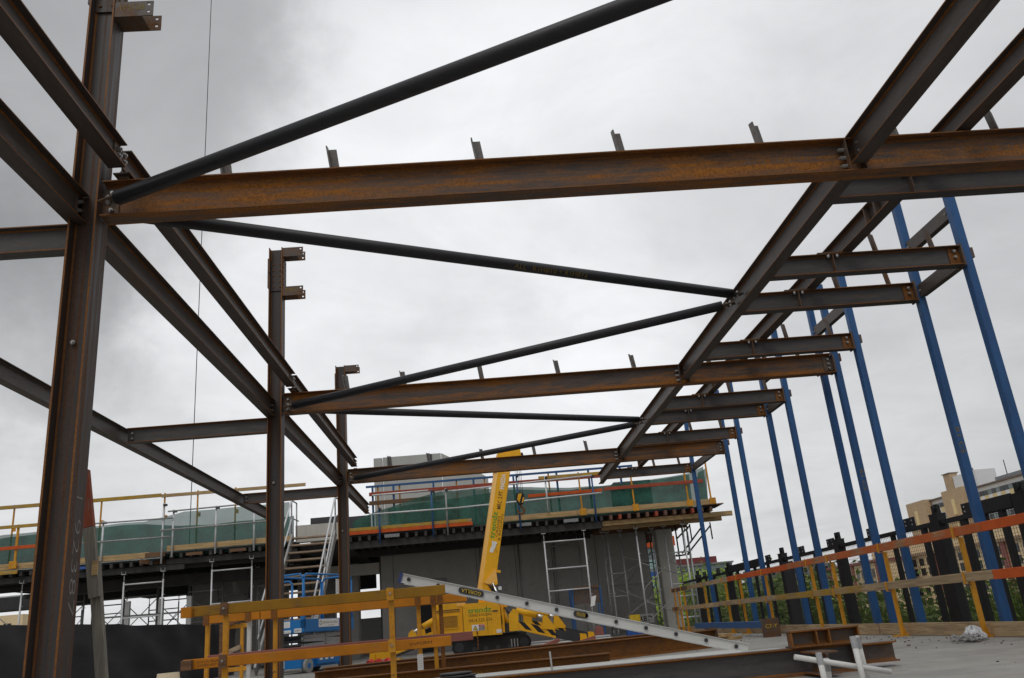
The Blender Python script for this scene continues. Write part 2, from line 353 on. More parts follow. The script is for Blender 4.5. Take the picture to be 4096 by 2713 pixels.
def text(parent, body, mat, o, xd, yd, width=None, height=None, bold=0., name='lettering', ext=.0006):
    cu = bpy.data.curves.new('t', 'FONT'); cu.body = body; cu.size = 1; cu.extrude = 0; cu.offset = bold; cu.resolution_u = 3
    ob = bpy.data.objects.new('t', cu); COL.objects.link(ob)
    dg = bpy.context.evaluated_depsgraph_get(); me = bpy.data.meshes.new_from_object(ob.evaluated_get(dg))
    bpy.data.objects.remove(ob); bpy.data.curves.remove(cu)
    xs = [q.co.x for q in me.vertices]; ys = [q.co.y for q in me.vertices]
    x0, x1, y0, y1 = min(xs), max(xs), min(ys), max(ys)
    sx = width/(x1-x0) if width else height/(y1-y0); sy = height/(y1-y0) if height else sx
    xd, yd = Vector(xd).normalized(), Vector(yd).normalized(); o = Vector(o)-ORG[parent.name]
    for q in me.vertices: q.co = o+xd*(q.co.x-x0)*sx+yd*(q.co.y-y0)*sy
    me.name = name; me.materials.clear(); me.materials.append(MATS[mat])
    r = bpy.data.objects.new(name, me); COL.objects.link(r); r.parent = parent; ORG[r.name] = ORG[parent.name]; return r

# ------------------------------------------------------------------ ground and slab
struct('city_ground', MB().bb((-1500, -300, -15), (2500, 3500, -14)), 'city')
struct('concrete_floor', MB().bb((-16, -4, -.35), (6.35, 40, 0)), 'concrete_floor')

# ------------------------------------------------------------------ steel frame
TY = [5.83, 11.95, 18.07]
ZT = 4.05
names_ord = ['nearest', 'second', 'third']
COLX = -2.815
clab = ['rusty steel column with chalked digits beside the timber prop',
        'rusty steel column with bolted splice plates rising behind the yellow guardrail',
        'rusty steel column standing beside the blue scissor lift and stair']
for i, ty in enumerate(TY):
    c = thing('steel_column', clab[i], 'column', (COLX, ty, 0), 'columns along the left row')
    mb = MB(); pr, ms = isec(.206, .206, .009, .0145); pr = [(x, y-.103) for x, y in pr]
    mb.prism(pr, (COLX, ty, 0), (COLX, ty, 5.98), (1, 0, 0), 0, ms); mb.build('shaft', ['steel_z', 'rust_edge'], c)
    MB().bb((COLX-.17, ty-.17, 0), (COLX+.17, ty+.17, .022)).build('base_plate', 'steel_plate', c)
    for sx in (-1, 1):
        sp = MB().bb((COLX+sx*.104, ty-.095, 5.75), (COLX+sx*.122, ty+.095, 6.24)).build('splice_plate', 'steel_z', c)
        for dy in (-.055, .055):
            for k in range(5): bolt(sp, (COLX+sx*.12, ty+dy, 5.80+k*.095), 'x', .013, .006, 'rust_edge')
    wp = MB().bb((COLX-.088, ty-.022, 5.72), (COLX+.088, ty-.006, 6.22)).build('splice_plate', 'steel_z', c)
    for dx in (-.05, .05):
        for k in range(5): bolt(wp, (COLX+dx, ty-.02, 5.78+k*.095), 'y', .013, .01, 'rust_edge')
    mb = MB(); mb.prism(pr, (COLX, ty, 6.0), (COLX, ty, 6.42), (1, 0, 0), 0, ms); mb.build('upper_shaft', ['steel_z', 'rust_edge'], c)
    for z in (5.60, 6.26):                           # channel brackets with bolt holes
        b = MB()
        for dy in (-.09, .09):
            x0, x1 = COLX+.105, COLX+.42
            hole = [(x1-.04+.012*math.cos(a), .07+.012*math.sin(a)) for a in [k*math.pi/3 for k in range(6)]]
            b.bb((x0, ty+dy-.005, z), (x1-.065, ty+dy+.005, z+.15)); b.bb((x1-.065, ty+dy-.005, z), (x1, ty+dy+.005, z+.03))
            b.bb((x1-.065, ty+dy-.005, z+.055), (x1, ty+dy+.005, z+.105)); b.bb((x1-.065, ty+dy-.005, z+.13), (x1, ty+dy+.005, z+.15))
            for zz in (.03, .105):
                b.bb((x1-.065, ty+dy-.005, z+zz), (x1-.05, ty+dy+.005, z+zz+.025)); b.bb((x1-.025, ty+dy-.005, z+zz), (x1, ty+dy+.005, z+zz+.025))
        b.bb((COLX+.105, ty-.085, z+.001), (COLX+.33, ty+.085, z+.009))
        br = b.build('bracket', 'steel_plate', c)
        if z < 6: text(br, ['1M108', '2MB07', '1M109'][i], 'dull_yellow_ink', (COLX+.15, ty-.0965, z+.06), (1, 0, 0), (0, 0, 1), .2, .06)
    for k, dz in enumerate((2.55, )):
        bolt(c, (COLX-.02, ty-.01, 2.75), 'y', .018, .02)
    if i == 0:
        text(c, '1', 'chalk', (COLX+.1045, ty-.025, 1.62), (0, 0, -1), (0, 1, 0), None, .085, -.02); text(c, '92387', 'chalk', (COLX+.1045, ty-.025, 1.47), (0, 0, -1), (0, 1, 0), .63, .085, -.022)

tlab = ['rust brown roof beam with stencilled numbers running from the chalked column',
        'rust brown roof beam running from the column behind the yellow guardrail',
        'rust brown roof beam crossing in front of the crane boom']
for i, ty in enumerate(TY):
    t = thing('roof_beam', tlab[i], 'beam', (COLX+.115, ty, ZT-.304), 'main roof beams')
    mb = ibeam(MB(), (COLX+.118, ty, ZT-.304), (5.60, ty, ZT-.304), .165, .304, .007, .0105); mb.build('beam', ['steel_x_rusty', 'rust_edge'], t)
    fp = MB().bb((COLX+.1045, ty-.016, ZT-.27), (COLX+.23, ty-.0045, ZT-.04)).build('fin_plate', 'steel_plate', t)
    for k in range(3): bolt(fp, (COLX+.18, ty-.018, ZT-.235+k*.075), 'y')
    ep = MB().bb((5.601, ty-.09, ZT-.31), (5.62, ty+.09, ZT-.02)).build('end_plate', 'steel_plate', t)
    fp = MB().bb((5.47, ty-.017, ZT-.26), (5.60, ty-.004, ZT-.04)).build('fin_plate', 'steel_plate', t)
    for k in range(3): bolt(fp, (5.54, ty-.02, ZT-.225+k*.07), 'y')
    for sx in (-1, 1):                               # plates that carry the side beam
        MB().bb((3.285+sx*.0665-.005, ty-.08, ZT-.291), (3.285+sx*.0665+.005, ty-.005, ZT-.012)).build('stiffener', 'steel_plate', t)
    for k in range(3): bolt(t, (3.19, ty-.035, ZT-.24+k*.075), 'x')
    for x in (-1.8, -.95, .215, 1.375, 2.54, 3.70, 4.57):                 # upright angle cleats
        b = MB(); s_ = -.032; b.poly([(x-.006, ty-.035, ZT+.001), (x-.006, ty+.045, ZT+.001), (x-.006+s_, ty+.045, ZT+.255), (x-.006+s_, ty-.035, ZT+.23)], (.010, 0, 0))
        b.poly([(x+.004, ty+.036, ZT+.001), (x+.066, ty+.036, ZT+.001), (x+.066+s_*.9, ty+.036, ZT+.235), (x+.004+s_*.9, ty+.036, ZT+.235)], (0, .009, 0))
        b.build('purlin_cleat', 'steel_pale', t)
    if i == 0:
        text(t, '310UB 40.4kg/m S37', 'faint_ink', (5.0, ty-.0048, ZT-.10), (-1, 0, 0), (0, 0, -1), 1.45, .045, -.01)
        text(t, '310UB HE', 'faint_ink', (3.0, ty-.0048, ZT-.11), (-1, 0, 0), (0, 0, -1), .62, .045, -.01)
    else: text(t, '310UB 40.4kg/m', 'faint_ink', (4.9, ty-.0048, ZT-.11), (-1, 0, 0), (0, 0, -1), 1.1, .05, -.01)

def side_beams(name, x, z, w_, d, segs, labs, cat, group, mats=('steel_y', 'rust_edge'), plates=False):
    out = []
    for (a, b), lab in zip(segs, labs):
        t = thing(name, lab, cat, (x, a, z), group)
        ibeam(MB(), (x, a, z), (x, b, z), w_, d, .007, .009).build('beam', list(mats), t)
        if plates:
            for yy, s in ((a, 1), (b, -1)):
                fp = MB().bb((x+.0045, yy-s*.07, z+.05), (x+.0135, yy+s*.09, z+d-.03)).build('fin_plate', 'steel_plate', t)
                for k in range(2): bolt(fp, (x+.016, yy+s*.05, z+.09+k*.075), 'x')
        out.append(t)
    return out
segs = [(-.3, TY[0]-.09), (TY[0]+.09, TY[1]-.09), (TY[1]+.09, TY[2]-.09), (TY[2]+.09, 21.35)]
side_beams('side_beam', 3.285, 3.80, .13, .25, segs, ['dark steel side beam passing overhead in front of the stencilled roof beam',
    'dark steel side beam between the stencilled roof beam and the next, with two brace ends', 'dark steel side beam two bays along with brace ends bolted midway',
    'short dark steel side beam ending above the green netting'], 'beam', 'inner side beams', plates=True, mats=('steel_y', 'rust_edge'))
segs = [(-.3, TY[0]-.012), (TY[0]+.012, TY[1]-.012), (TY[1]+.012, TY[2]-.012), (TY[2]+.012, 22.7)]
side_beams('eave_beam', -2.885, 3.72, .13, .245, segs, ['dark steel tie beam meeting the chalked column from the open side',
    'dark steel tie beam between chalked column and the spliced column', 'dark steel tie beam between the spliced column and the column by the scissor lift',
    'dark steel tie beam with free end above the green netting beside the stair'], 'beam', 'tie beams along the columns', plates=True)
segs = [(-.3, 5.62), (5.70, 11.66), (11.74, 17.92)]
for t, (a, b) in zip(side_beams('edge_purlin', -2.535, 4.075, .13, .2, segs, ['brown steel purlin beam passing in front of the chalked column',
    'brown steel purlin beam resting on the first two roof beams near the columns', 'brown steel purlin beam with coped free end resting on the far roof beams'], 'beam', 'purlin beams over the column row'), segs):
    MB().bb((-2.53, b-.10, 4.11), (-2.52, b+.13, 4.25)).build('splice_plate', 'steel_plate', t)
    for dy in (-.05, .04):
        for dz in (.07, .13): bolt(t, (-2.515, b+dy, 4.075+dz), 'x', .02, .022)
    MB().bb((-2.57, b+.12, 4.052), (-2.50, b+.20, 4.073)).build('packer', 'steel_plate', t)
segs = [(-.3, 7.40), (7.41, 13.5), (13.51, 20.95)]
for t, (a, b) in zip(side_beams('outer_beam', 4.273, 4.09, .133, .2, segs, ['dark steel outer beam laid over the outriggers nearest the stencilled roof beam',
    'dark steel outer beam laid over the middle outriggers', 'rust streaked outer beam laid over the farthest outriggers'], 'beam', 'outer beams over the outriggers'), segs):
    for yy in (a+.1, b-.1):
        MB().bb((4.208, yy-.006, 4.10), (4.269, yy+.006, 4.28)).build('stiffener', 'steel_plate', t)
OY = [6.46, 8.20, 9.25, 11.08, 12.33, 13.97, 15.0, 16.9, 18.62, 20.9]
olab = ['just behind the stencilled roof beam', 'first past the stencilled roof beam with bolted blue post end', 'second past the stencilled roof beam', 'close before the second roof beam',
        'just behind the second roof beam', 'first of three between the second and third roof beams', 'second of three between the second and third roof beams', 'close before the third roof beam', 'just behind the third roof beam', 'farthest of all, below the yellow plank']
for y, l in zip(OY, olab):
    t = thing('outrigger_beam', 'dark steel outrigger beam '+l, 'beam', (3.36, y, 3.845), 'outrigger beams')
    ibeam(MB(), (3.36, y, 3.845), (5.54, y, 3.845), .13, .23, .007, .010).build('beam', ['steel_x', 'rust_edge'], t)
    MB().bb((5.541, y-.075, 3.83), (5.56, y+.075, 4.09)).build('end_plate', 'steel_plate', t)
    fp = MB().bb((5.42, y-.016, 3.87), (5.54, y-.004, 4.05)).build('fin_plate', 'rust_edge', t)
    for k in range(2): bolt(fp, (5.48, y-.02, 3.945+k*.07), 'y', .018)
    MB().bb((4.095, y-.063, 3.857), (4.105, y-.005, 4.063)).build('stiffener', 'steel_plate', t)
    MB().bb((3.93, y-.07, 4.0765), (4.32, y+.07, 4.0885)).build('seat_plate', 'steel_plate', t)
    for dx in (-.045, .055): bolt(t, (4.10+dx, y-.045, 4.062), 'z', .02, .022)
    for x in (3.62, 4.62, 5.27):
        b = MB(); s_ = -.03; b.poly([(x-.006, y-.03, 4.076), (x-.006, y+.04, 4.076), (x-.006+s_, y+.04, 4.35), (x-.006+s_, y-.03, 4.32)], (.01, 0, 0))
        b.poly([(x+.004, y+.031, 4.076), (x+.056, y+.031, 4.076), (x+.056+s_*.9, y+.031, 4.31), (x+.004+s_*.9, y+.031, 4.31)], (0, .009, 0)); b.build('purlin_cleat', 'steel_plate', t)
PX = 5.62
PY = [5.83, 8.20, 9.25, 11.08, 11.95, 12.33, 13.97, 15.0, 16.9, 18.07, 20.9]
plab = ['at the end of the stencilled roof beam', 'at the end of the first full outrigger', 'at the end of the second outrigger', 'before the end of the second roof beam', 'at the end of the second roof beam',
        'just past the second roof beam', 'first of two between the second and third roof beams', 'second of two between the second and third roof beams', 'before the end of the third roof beam', 'at the end of the third roof beam', 'farthest, in front of the concrete column']
for y, l in zip(PY, plab):
    PX = 5.675 if min(abs(y-q) for q in TY) < .15 else 5.62
    t = thing('blue_post', 'tall blue painted steel post '+l, 'post', (PX, y, 0), 'blue posts along the edge')
    MB().prism([(-.047, -.040), (-.040, -.047), (.040, -.047), (.047, -.040), (.047, .040), (.040, .047), (-.040, .047), (-.047, .040)], (PX, y, .02), (PX, y, 5.2), (0, 1, 0)).build('shaft', 'blue_paint', t)
    bpl = MB().bb((PX-.1, y-.1, 0), (PX+.1, y+.1, .02)).build('base_plate', 'steel_plate', t)
    for dx in (-.075, .075):
        for dy in (-.075, .075): bolt(bpl, (PX+dx, y+dy, .03), 'z', .014, .014)
    MB().bb((PX+.048, y-.03, 3.93), (PX+.085, y+.03, 4.05)).build('back_cleat', 'steel_plate', t)
    if y in (9.25, 11.95): text(t, 'R1 C5', 'dull_yellow_ink', (PX-.03, y-.0485, 2.25), (0, 0, -1), (1, 0, 0), .3, .05)
    if y == 11.08: text(t, '- 27', 'dull_yellow_ink', (PX-.03, y-.0485, 1.25), (0, 0, -1), (1, 0, 0), .2, .05)
gl = [((8.26, 9.19), 'over'), ((11.14, 12.27), 'over'), ((14.03, 14.94), 'over'), ((18.13, 20.84), 'under'), ((8.26, 9.19), 'under'), ((14.03, 14.94), 'under')]
gtx = ['short dark channel girt high between the two blue posts past the stencilled beam', 'short dark channel girt high beside the second roof beam end', 'short dark channel girt high between the far pair of blue posts',
       'long dark channel girt from the third roof beam end to the farthest post', 'short dark channel girt just under the outriggers past the stencilled beam', 'short dark channel girt low between the far pair of blue posts']
PX = 5.62
for ((a, b), k), l in zip(gl, gtx):
    z = 4.46 if k == 'over' else 3.90-.02
    t = thing('channel_girt', l, 'girt', (PX, a, z), 'channel girts between blue posts')
    pr = [(-.03, 0), (.05, 0), (.05, .012), (-.018, .012), (-.018, .14), (.05, .14), (.05, .152), (-.03, .152)]
    MB().prism(pr, (PX, a, z), (PX, b, z), (0, 0, 1)).build('channel', 'steel_y', t)
    for yy in (a+.03, b-.03): bolt(t, (PX-.025, yy, z+.07), 'x', .016, .016)
# round tube braces
br = [((-2.66, 5.70, 3.82), (3.25, 2.88, 3.92), 'dark round tube brace sweeping overhead from the chalked column'),
      ((-2.66, 5.96, 3.88), (3.26, 8.82, 3.92), 'dark round tube brace with yellow paint marks between roof beams'),
      ((3.26, 9.05, 3.92), (-2.66, 11.83, 3.82), 'dark round tube brace running to the front of the spliced column'),
      ((-2.66, 12.07, 3.86), (3.26, 14.88, 3.92), 'dark round tube brace behind the second roof beam'),
      ((3.26, 15.10, 3.92), (-2.66, 17.95, 3.82), 'dark round tube brace crossing above the crane boom head')]
for a, b, l in br:
    t = thing('tube_brace', l, 'brace', a, 'round tube braces in the roof plane')
    A, B = Vector(a), Vector(b); d = (B-A).normalized()
    MB().tube(A+d*.16, B-d*.16, .057, 20).build('tube', 'tube_dark', t, smooth=False)
    for p, s in ((A, 1), (B, -1)):
        g = MB().bar(p+d*s*.01, p+d*s*.22, .10, .012).build('gusset', 'steel_plate', t)
        bolt(g, p+d*s*.07+Vector((0, -.02, 0)), 'z', .02, .025); bolt(g, p+d*s*.10+Vector((0, .03, 0)), 'z', .02, .025)
    for ob in t.children:
        if ob.name.startswith('tube'):
            for q in ob.data.polygons: q.use_smooth = len(q.vertices) == 4
    if 'yellow' in l:
        q = A+d*3.55; sd_ = d.cross(Vector((0, 0, 1))).normalized(); nrm = (sd_*.82+Vector((0, 0, -.57))).normalized()
        upv = nrm.cross(-d) if nrm.cross(-d).z > 0 else -nrm.cross(-d)
        text(t, 'ALL   R1HB10 + R1HB13', 'dull_yellow_ink', q+nrm*.0595-upv*.022, d, upv, .85, .05, -.008)
# low beams on the far side of the columns
for i, (ty, l) in enumerate(zip(TY, ['short steel tie running from the chalked column out past the picture edge', 'short steel tie with a printed tag from the spliced column to the low side beam', 'short steel tie from the column by the scissor lift to the low side beam'])):
    t = thing('tie_beam', l, 'beam', (-4.94, ty, 3.49), 'low ties left of the columns')
    ibeam(MB(), (-4.93, ty, 3.49), (COLX-.105, ty, 3.49), .12, .215, .007, .009).build('beam', ['steel_x', 'rust_edge'], t)
    for k in range(2): bolt(t, (-4.86, ty-.01, 3.55+k*.08), 'y', .016, .02)
    if i == 1: [text(t, q, 'faint_ink', (-4.62, ty-.0048, 3.575+.04*k), (1, 0, 0), (0, 0, 1), .5, .03, -.01) for k, q in enumerate(('2000 1115-270000', 'SYD 4200-270 LM15'))]
t = thing('low_side_beam', 'long dark steel side beam low on the left beyond the columns', 'beam', (-5.0, -.3, 3.49))
ibeam(MB(), (-5.0, -.3, 3.49), (-5.0, 21.6, 3.49), .12, .215, .007, .009).build('beam', ['steel_y', 'steel_y'], t)
tag(MB().tube((-13.5, 40.4, -14), (-13.5, 40.4, 48), .02, 6).build('wire_rope', 'cable_black', None, (-13.5, 40.4, -14)), 'thin vertical wire rope hanging far behind the columns', 'rope')
# ------------------------------------------------------------------ edge guardrail on the right
def smooth_quads(o):
    for q in o.data.polygons: q.use_smooth = len(q.vertices) == 4
    return o
g = thing('edge_guardrail', 'timber edge guardrail on yellow posts in front of the blue posts', 'guardrail', (5.1, 8, 0))
for i, y in enumerate([8.9, 10.68, 12.36, 13.2, 15.4, 17.0, 18.05, 19.8, 21.9, 22.5, 23.0]):
    p = MB().cbox((5.125, y-.022, .02), (5.169, y+.022, 1.0), .005).build('post', 'yellow_paint', g)
    MB().bb((5.03, y-.045, .0), (5.21, y+.045, .018)).build('foot', 'yellow_paint', p)
    MB().poly([(5.172, y-.012, .018), (5.20, y-.012, .018), (5.172, y-.012, .12)], (0, .04, 0)).build('brace', 'yellow_paint', p)
    for z in (.54, 1.01):
        b = MB(); b.bb((5.069, y-.02, z), (5.077, y+.02, z+.115)); b.bb((5.069, y-.02, z-.008), (5.17, y+.02, z)); b.bb((5.117, y-.02, z), (5.1245, y+.02, z+.115)); b.build('rail_clip', 'yellow_paint', p)
tops = [(4.9, 8.38, 'orange_new_y'), (8.385, 10.78, 'orange_worn_y'), (10.785, 14.1, 'orange_worn_y'), (14.105, 17.62, 'orange_new_y'), (17.63, 21.2, 'pine_grey_y'), (21.2, 23.05, 'brown_joist')]
lows = [(4.9, 8.38, 'orange_new_y'), (8.385, 11.4, 'pine_grey_y'), (11.4, 14.9, 'yellow_y'), (14.9, 18.6, 'pine_grey_y'), (18.6, 22.4, 'pine_y'), (22.4, 23.2, 'brown_joist')]
wood('yellow_y', (.36, .24, .11), (.42, .25, .03), .48, WY)
for rails, z in ((tops, 1.02), (lows, .555)):
    for k, (a, b, m) in enumerate(rails):
        dz = random.uniform(-.006, .006)
        o = MB().cbox((5.0785, a, z+dz), (5.1155, b, z+dz+.092), .004).build('rail', m, g)
for k, (a, b, m) in enumerate([(4.5, 8.9, 'pine_y'), (8.91, 11.5, 'pine_y'), (11.505, 15.0, 'pine_y'), (15.0, 19.2, 'pine_grey_y'), (19.2, 23.2, 'pine_y')]):
    MB().cbox((5.215+.03*(k % 2), a, .002), (5.243+.03*(k % 2), b, .145), .004).build('toe_board', m, g)

# ------------------------------------------------------------------ black mesh fence beyond it
f = thing('mesh_fence', 'black steel parapet fence with wire mesh panels behind the blue posts', 'fence', (6.0, 8, -.3))
mains = [9.0, 10.80, 14.0, 16.75, 20.6, 23.6]
for y in mains:
    p = MB().bb((5.95, y-.10, -.28), (6.07, y+.10, 1.42)).build('main_post', 'black_paint', f)
    MB().bb((5.945, y-.105, 1.42), (6.075, y+.105, 1.435)).build('cap_plate', 'black_paint', p)
    MB().bb((5.99, y-.075, 1.435), (6.035, y+.075, 1.475)).build('lug_base', 'black_paint', p)
    e = MB().bb((5.99, y-.07, 1.476), (6.035, y+.07, 1.545)).build('lifting_lug', 'black_paint', p)
    smooth_quads(MB().tube((5.975, y, 1.50), (6.05, y, 1.50), .036, 12).build('lug_pin', 'black_paint', e))
for y, wd in ((9.42, .09), (9.75, .05), (11.0, .08), (10.22, .12), (11.2, .10), (12.1, .08), (13.2, .08), (15.1, .06), (15.9, .06), (17.7, .07), (18.6, .05), (19.9, .10), (22.0, .10), (22.8, .06)):
    MB().bb((5.985, y-wd/2, -.28), (6.035, y+wd/2, 1.29)).build('stud', 'black_paint', f)
for y in (10.0, 11.5, 12.68, 14.26, 15.65, 17.55, 20.4, 21.45, 22.8):
    p = MB().bb((5.975, y-.15, 1.30), (5.995, y+.15, 1.47)).build('joint_plate', 'black_paint', f)
    for dy in (-.09, .09):
        for dz in (.03, .085): bolt(p, (5.985, y+dy, 1.345+dz), 'x', .012, .012, 'galv')
ys = [8.0]+mains+[26.0]
for a, b in zip(ys, ys[1:]):
    MB().bb((5.97, a+.101, 1.29), (6.04, b-.101, 1.345)).build('top_rail', 'black_paint', f)
    MB().bb((5.98, a+.101, -.05), (6.03, b-.101, .02)).build('bottom_rail', 'black_paint', f)
    m = MB(); n = int((b-a-.2)/.05)
    for k in range(n): m.bb((6.045, a+.1+k*.05-.0017, .02), (6.0484, a+.1+k*.05+.0017, 1.34))
    for k in range(27): m.bb((6.0485, a+.1, .03+k*.05-.0017), (6.0515, b-.1, .03+k*.05+.0017))
    tag(m.build('wire_mesh', 'charcoal', f), None, None, None, 'stuff')
for y0, y1 in ((8.0, 8.88), (9.12, 9.83), (18.0, 20.45)):
    MB().bb((5.955, y0, 1.30), (5.975, y1, 1.45)).build('top_channel', 'black_paint', f)
MB().bb((5.93, 16.1, -.25), (5.955, 16.62, 1.25)).build('cover_plate', 'charcoal', f)

# ------------------------------------------------------------------ things lying on the slab, right
def setrot(o, loc, rz, rx=0, ry=0): o.location = loc; o.rotation_euler = (rx, ry, rz); return o
t = thing('spare_blue_post', 'blue painted steel post lying on the floor with dark base plate', 'post', (4.70, 14.3, .12))
MB().bb((4.645, 14.32, .14), (4.755, 19.2, .25)).build('shaft', 'blue_paint', t)
pl = MB().bb((4.56, 14.28, .0), (4.86, 14.30, .29)).build('base_plate', 'steel_plate', t)
text(pl, 'C7-Y', 'yellow_ink', (4.62, 14.279, .14), (1, 0, 0), (0, 0, 1), .2, .06)
MB().bb((4.62, 18.2, 0), (4.78, 18.3, .139)).build('packer', 'brown_timber', t)
for k, (x0, y0, x1, y1, z, lab) in enumerate([(3.5, 16.2, 4.25, 14.6, .0, 'pale timber plank lowest in the small stack by the lying blue post'), (3.42, 16.3, 4.12, 14.75, .052, 'pale timber plank on top of the small stack by the lying blue post'), (4.05, 21.8, 4.5, 18.4, .0, 'long pale timber plank behind the lying blue post')]):
    tag(MB().bar((x0, y0, z+.026), (x1, y1, z+.026), .14, .05).build('timber_plank', 'pine', None, (x0, y0, z)), lab, 'plank', 'planks on the floor')
t = thing('bolt_bag', 'clear plastic bag spilling grey bolts beside the toe board', 'bag', (4.72, 8.45, 0))
random.seed(5)
def bagf(u, v):
    a = u*2*math.pi; b = v*math.pi/2; r = .095*(1+.22*math.sin(3*a+1.7)*math.cos(b)+.12*math.sin(7*a+9*b)+.08*math.sin(13*a-5*b))
    return Vector((4.80+r*math.cos(a)*math.cos(b)*1.05, 8.50+r*math.sin(a)*math.cos(b)*.8, .005+.125*math.sin(b)*(1+.15*math.sin(5*a+2*b))))
MB().sheet(bagf, 36, 12).build('bag', 'plastic_bag', t)
for k in range(26):
    x, y = 4.60+random.gauss(.06, .065), 8.36+random.gauss(.02, .05); z = .018 + (.03 if k % 4 == 0 else 0); a = random.uniform(0, 6.28)
    d = Vector((math.cos(a), math.sin(a), random.uniform(-.1, .3))).normalized(); c = Vector((x, y, z+.008))
    mb = MB(); mb.tube(c-d*.028, c+d*.02, .011, 8); mb.tube(c+d*.02, c+d*.04, .021, 6); mb.build('loose_bolt', 'galv_dull', t)

# ------------------------------------------------------------------ fabricated beam with stubs, trestle
t = thing('fabricated_beam', 'grey brown steel beam with welded stub brackets lying behind the white trestle', 'beam', (2.2, 6.5, 0))
ibeam(MB(), (-1.6, 6.5, 0), (2.72, 6.5, 0), .13, .195, .008, .011).build('beam', ['steel_x', 'rust_edge'], t)
s = MB(); ibeam(s, (2.24, 6.47, .196), (2.76, 6.47, .196), .15, .118, .008, .011); st = s.build('top_stub', ['steel_plate', 'rust_edge'], t)
for x in (2.245, 2.435, 2.53, 2.75): MB().bb((x, 6.40, .208), (x+.012, 6.465, .303)).build('stiffener', 'rust_edge', st)
s = MB(); ibeam(s, (2.60, 6.60, .035), (3.08, 6.60, .035), .15, .14, .008, .011); s.build('end_stub', ['steel_plate', 'rust_edge'], t)
s = MB(); ibeam(s, (2.38, 6.43, .02), (2.38, 6.12, .02), .16, .15, .008, .011); s.build('side_stub', ['steel_plate', 'rust_edge'], t)
MB().bb((2.70, 6.42, .0), (2.715, 6.6, .19)).build('end_plate', 'steel_plate', t)
t = thing('white_trestle', 'white tube trestle taped with grey at the joints', 'trestle', (1.9, 4.75, 0))
legs = [((1.795, 4.735, .245), (1.79, 4.70, 0)), ((1.855, 4.795, .205), (1.87, 4.86, 0)), ((2.0, 4.735, .31), (1.99, 4.68, 0)), ((2.048, 4.795, .305), (2.10, 4.88, 0))]
for a, b in legs:
    l = smooth_quads(MB().tube(a, b, .0155, 12).build('leg', 'white', t)); A, B = Vector(a), Vector(b); d = (B-A).normalized()
    MB().tube(A-d*.002, A+d*.06, .017, 12).build('tape', 'grey_tape', l)
smooth_quads(MB().tube((1.67, 4.76, .235), (2.18, 4.76, .115), .0145, 12).build('crossbar', 'white', t))

# ------------------------------------------------------------------ steel stack and ladder in the middle
def lying(name, lab, p0, p1, w_, d, mats, txt=None, plate=False):
    t = thing(name, lab, 'beam', p0, 'rusty beams lying on the floor')
    ibeam(MB(), p0, p1, w_, d, .008, .011).build('beam', mats, t)
    if plate:
        A, B = Vector(p0), Vector(p1); u = (B-A).normalized()
        pl = MB().bar(B+u*.001, B+u*.016, w_+.03, d+.05).build('end_plate', 'steel_plate', t); pl.location.z += d/2
        for dz in (.05, .12): bolt(t, B+u*.06+Vector((0, -.05, dz)), 'y')
    for k, f_ in enumerate((.12, .8)):
        P = Vector(p0).lerp(Vector(p1), f_); MB().bar((P.x-.25*0, P.y-.3, -.0), (P.x, P.y+.3, -.0), .09, .05).build('dunnage', 'brown_timber', t) if p0[2] > .03 else None
    if txt: text(t, *txt)
    return t
lying('steel_beam', 'orange rust steel beam lying in front of the crane, marked in yellow', (-1.78, 9.30, 0), (1.30, 9.30, 0), .14, .178, ['rust_beam', 'rust_edge'], ('K1C1K', 'yellow_ink', (-.05, 9.2955, .11), (-1, 0, 0), (0, 0, -1), .25, .06, -.01))
lying('steel_beam', 'long rust steel beam with bolted end plate lying behind the ladder foot', (-1.9, 9.97, 0), (3.27, 12.5, 0), .15, .24, ['rust_beam', 'rust_edge'], None, True)
lying('steel_beam', 'dark steel beam lying farthest back under the crane outriggers', (-2.2, 12.2, 0), (2.9, 14.6, 0), .15, .22, ['steel_x_rusty', 'rust_edge'])
for k, (y, x0, x1, lab) in enumerate([(8.95, -.9, 2.3, 'pale galvanised purlin lying closest to the orange rust beam'), (8.45, -.7, 2.9, 'pale galvanised purlin lying under the ladder'), (7.95, -1.1, 2.3, 'pale galvanised purlin lying across the pinkish timber block'), (7.45, -.6, 2.2, 'pale galvanised purlin lying closest to the stub bracket beam')]):
    z = .10 if k > 1 else .05
    pr = [(-.19, 0), (.19, 0), (.19, .006), (.15, .045), (.03, .045), (.0, .02), (-.03, .045), (-.15, .045), (-.19, .006)]
    tag(MB().prism(pr, (x0, y, z), (x1, y+.12, z)).build('pale_purlin', 'pale_steel', None, (x0, y, z)), lab, 'purlin', 'pale purlins on the floor')
tag(MB().cbox((.63, 7.3, .0), (.74, 8.9, .048), .006).build('timber_bearer', 'red_timber', None, (.68, 7.3, 0)), 'pinkish timber bearer under the ends of pale purlins', 'timber')
tag(MB().cbox((.62, 7.12, .0), (.76, 7.55, .096), .006).build('timber_block', 'red_timber', None, (.69, 7.3, 0)), 'short pinkish timber block beside the upright thin rod', 'timber')
tag(smooth_quads(MB().tube((.55, 7.40, 0), (.54, 7.42, .30), .008, 8).build('steel_rod', 'galv_dull', None, (.55, 7.4, 0))), 'thin steel rod standing upright near the pinkish block', 'rod')
A, B = Vector((-.80, 8.70, 1.085)), Vector((2.60, 8.70, .115)); d = (B-A).normalized(); n_ = Vector((-d.z, 0, d.x)) if d.x > 0 else None
t = thing('aluminium_ladder', 'long aluminium ladder sloping down to the floor with yellow brand label', 'ladder', (B.x, B.y, 0))
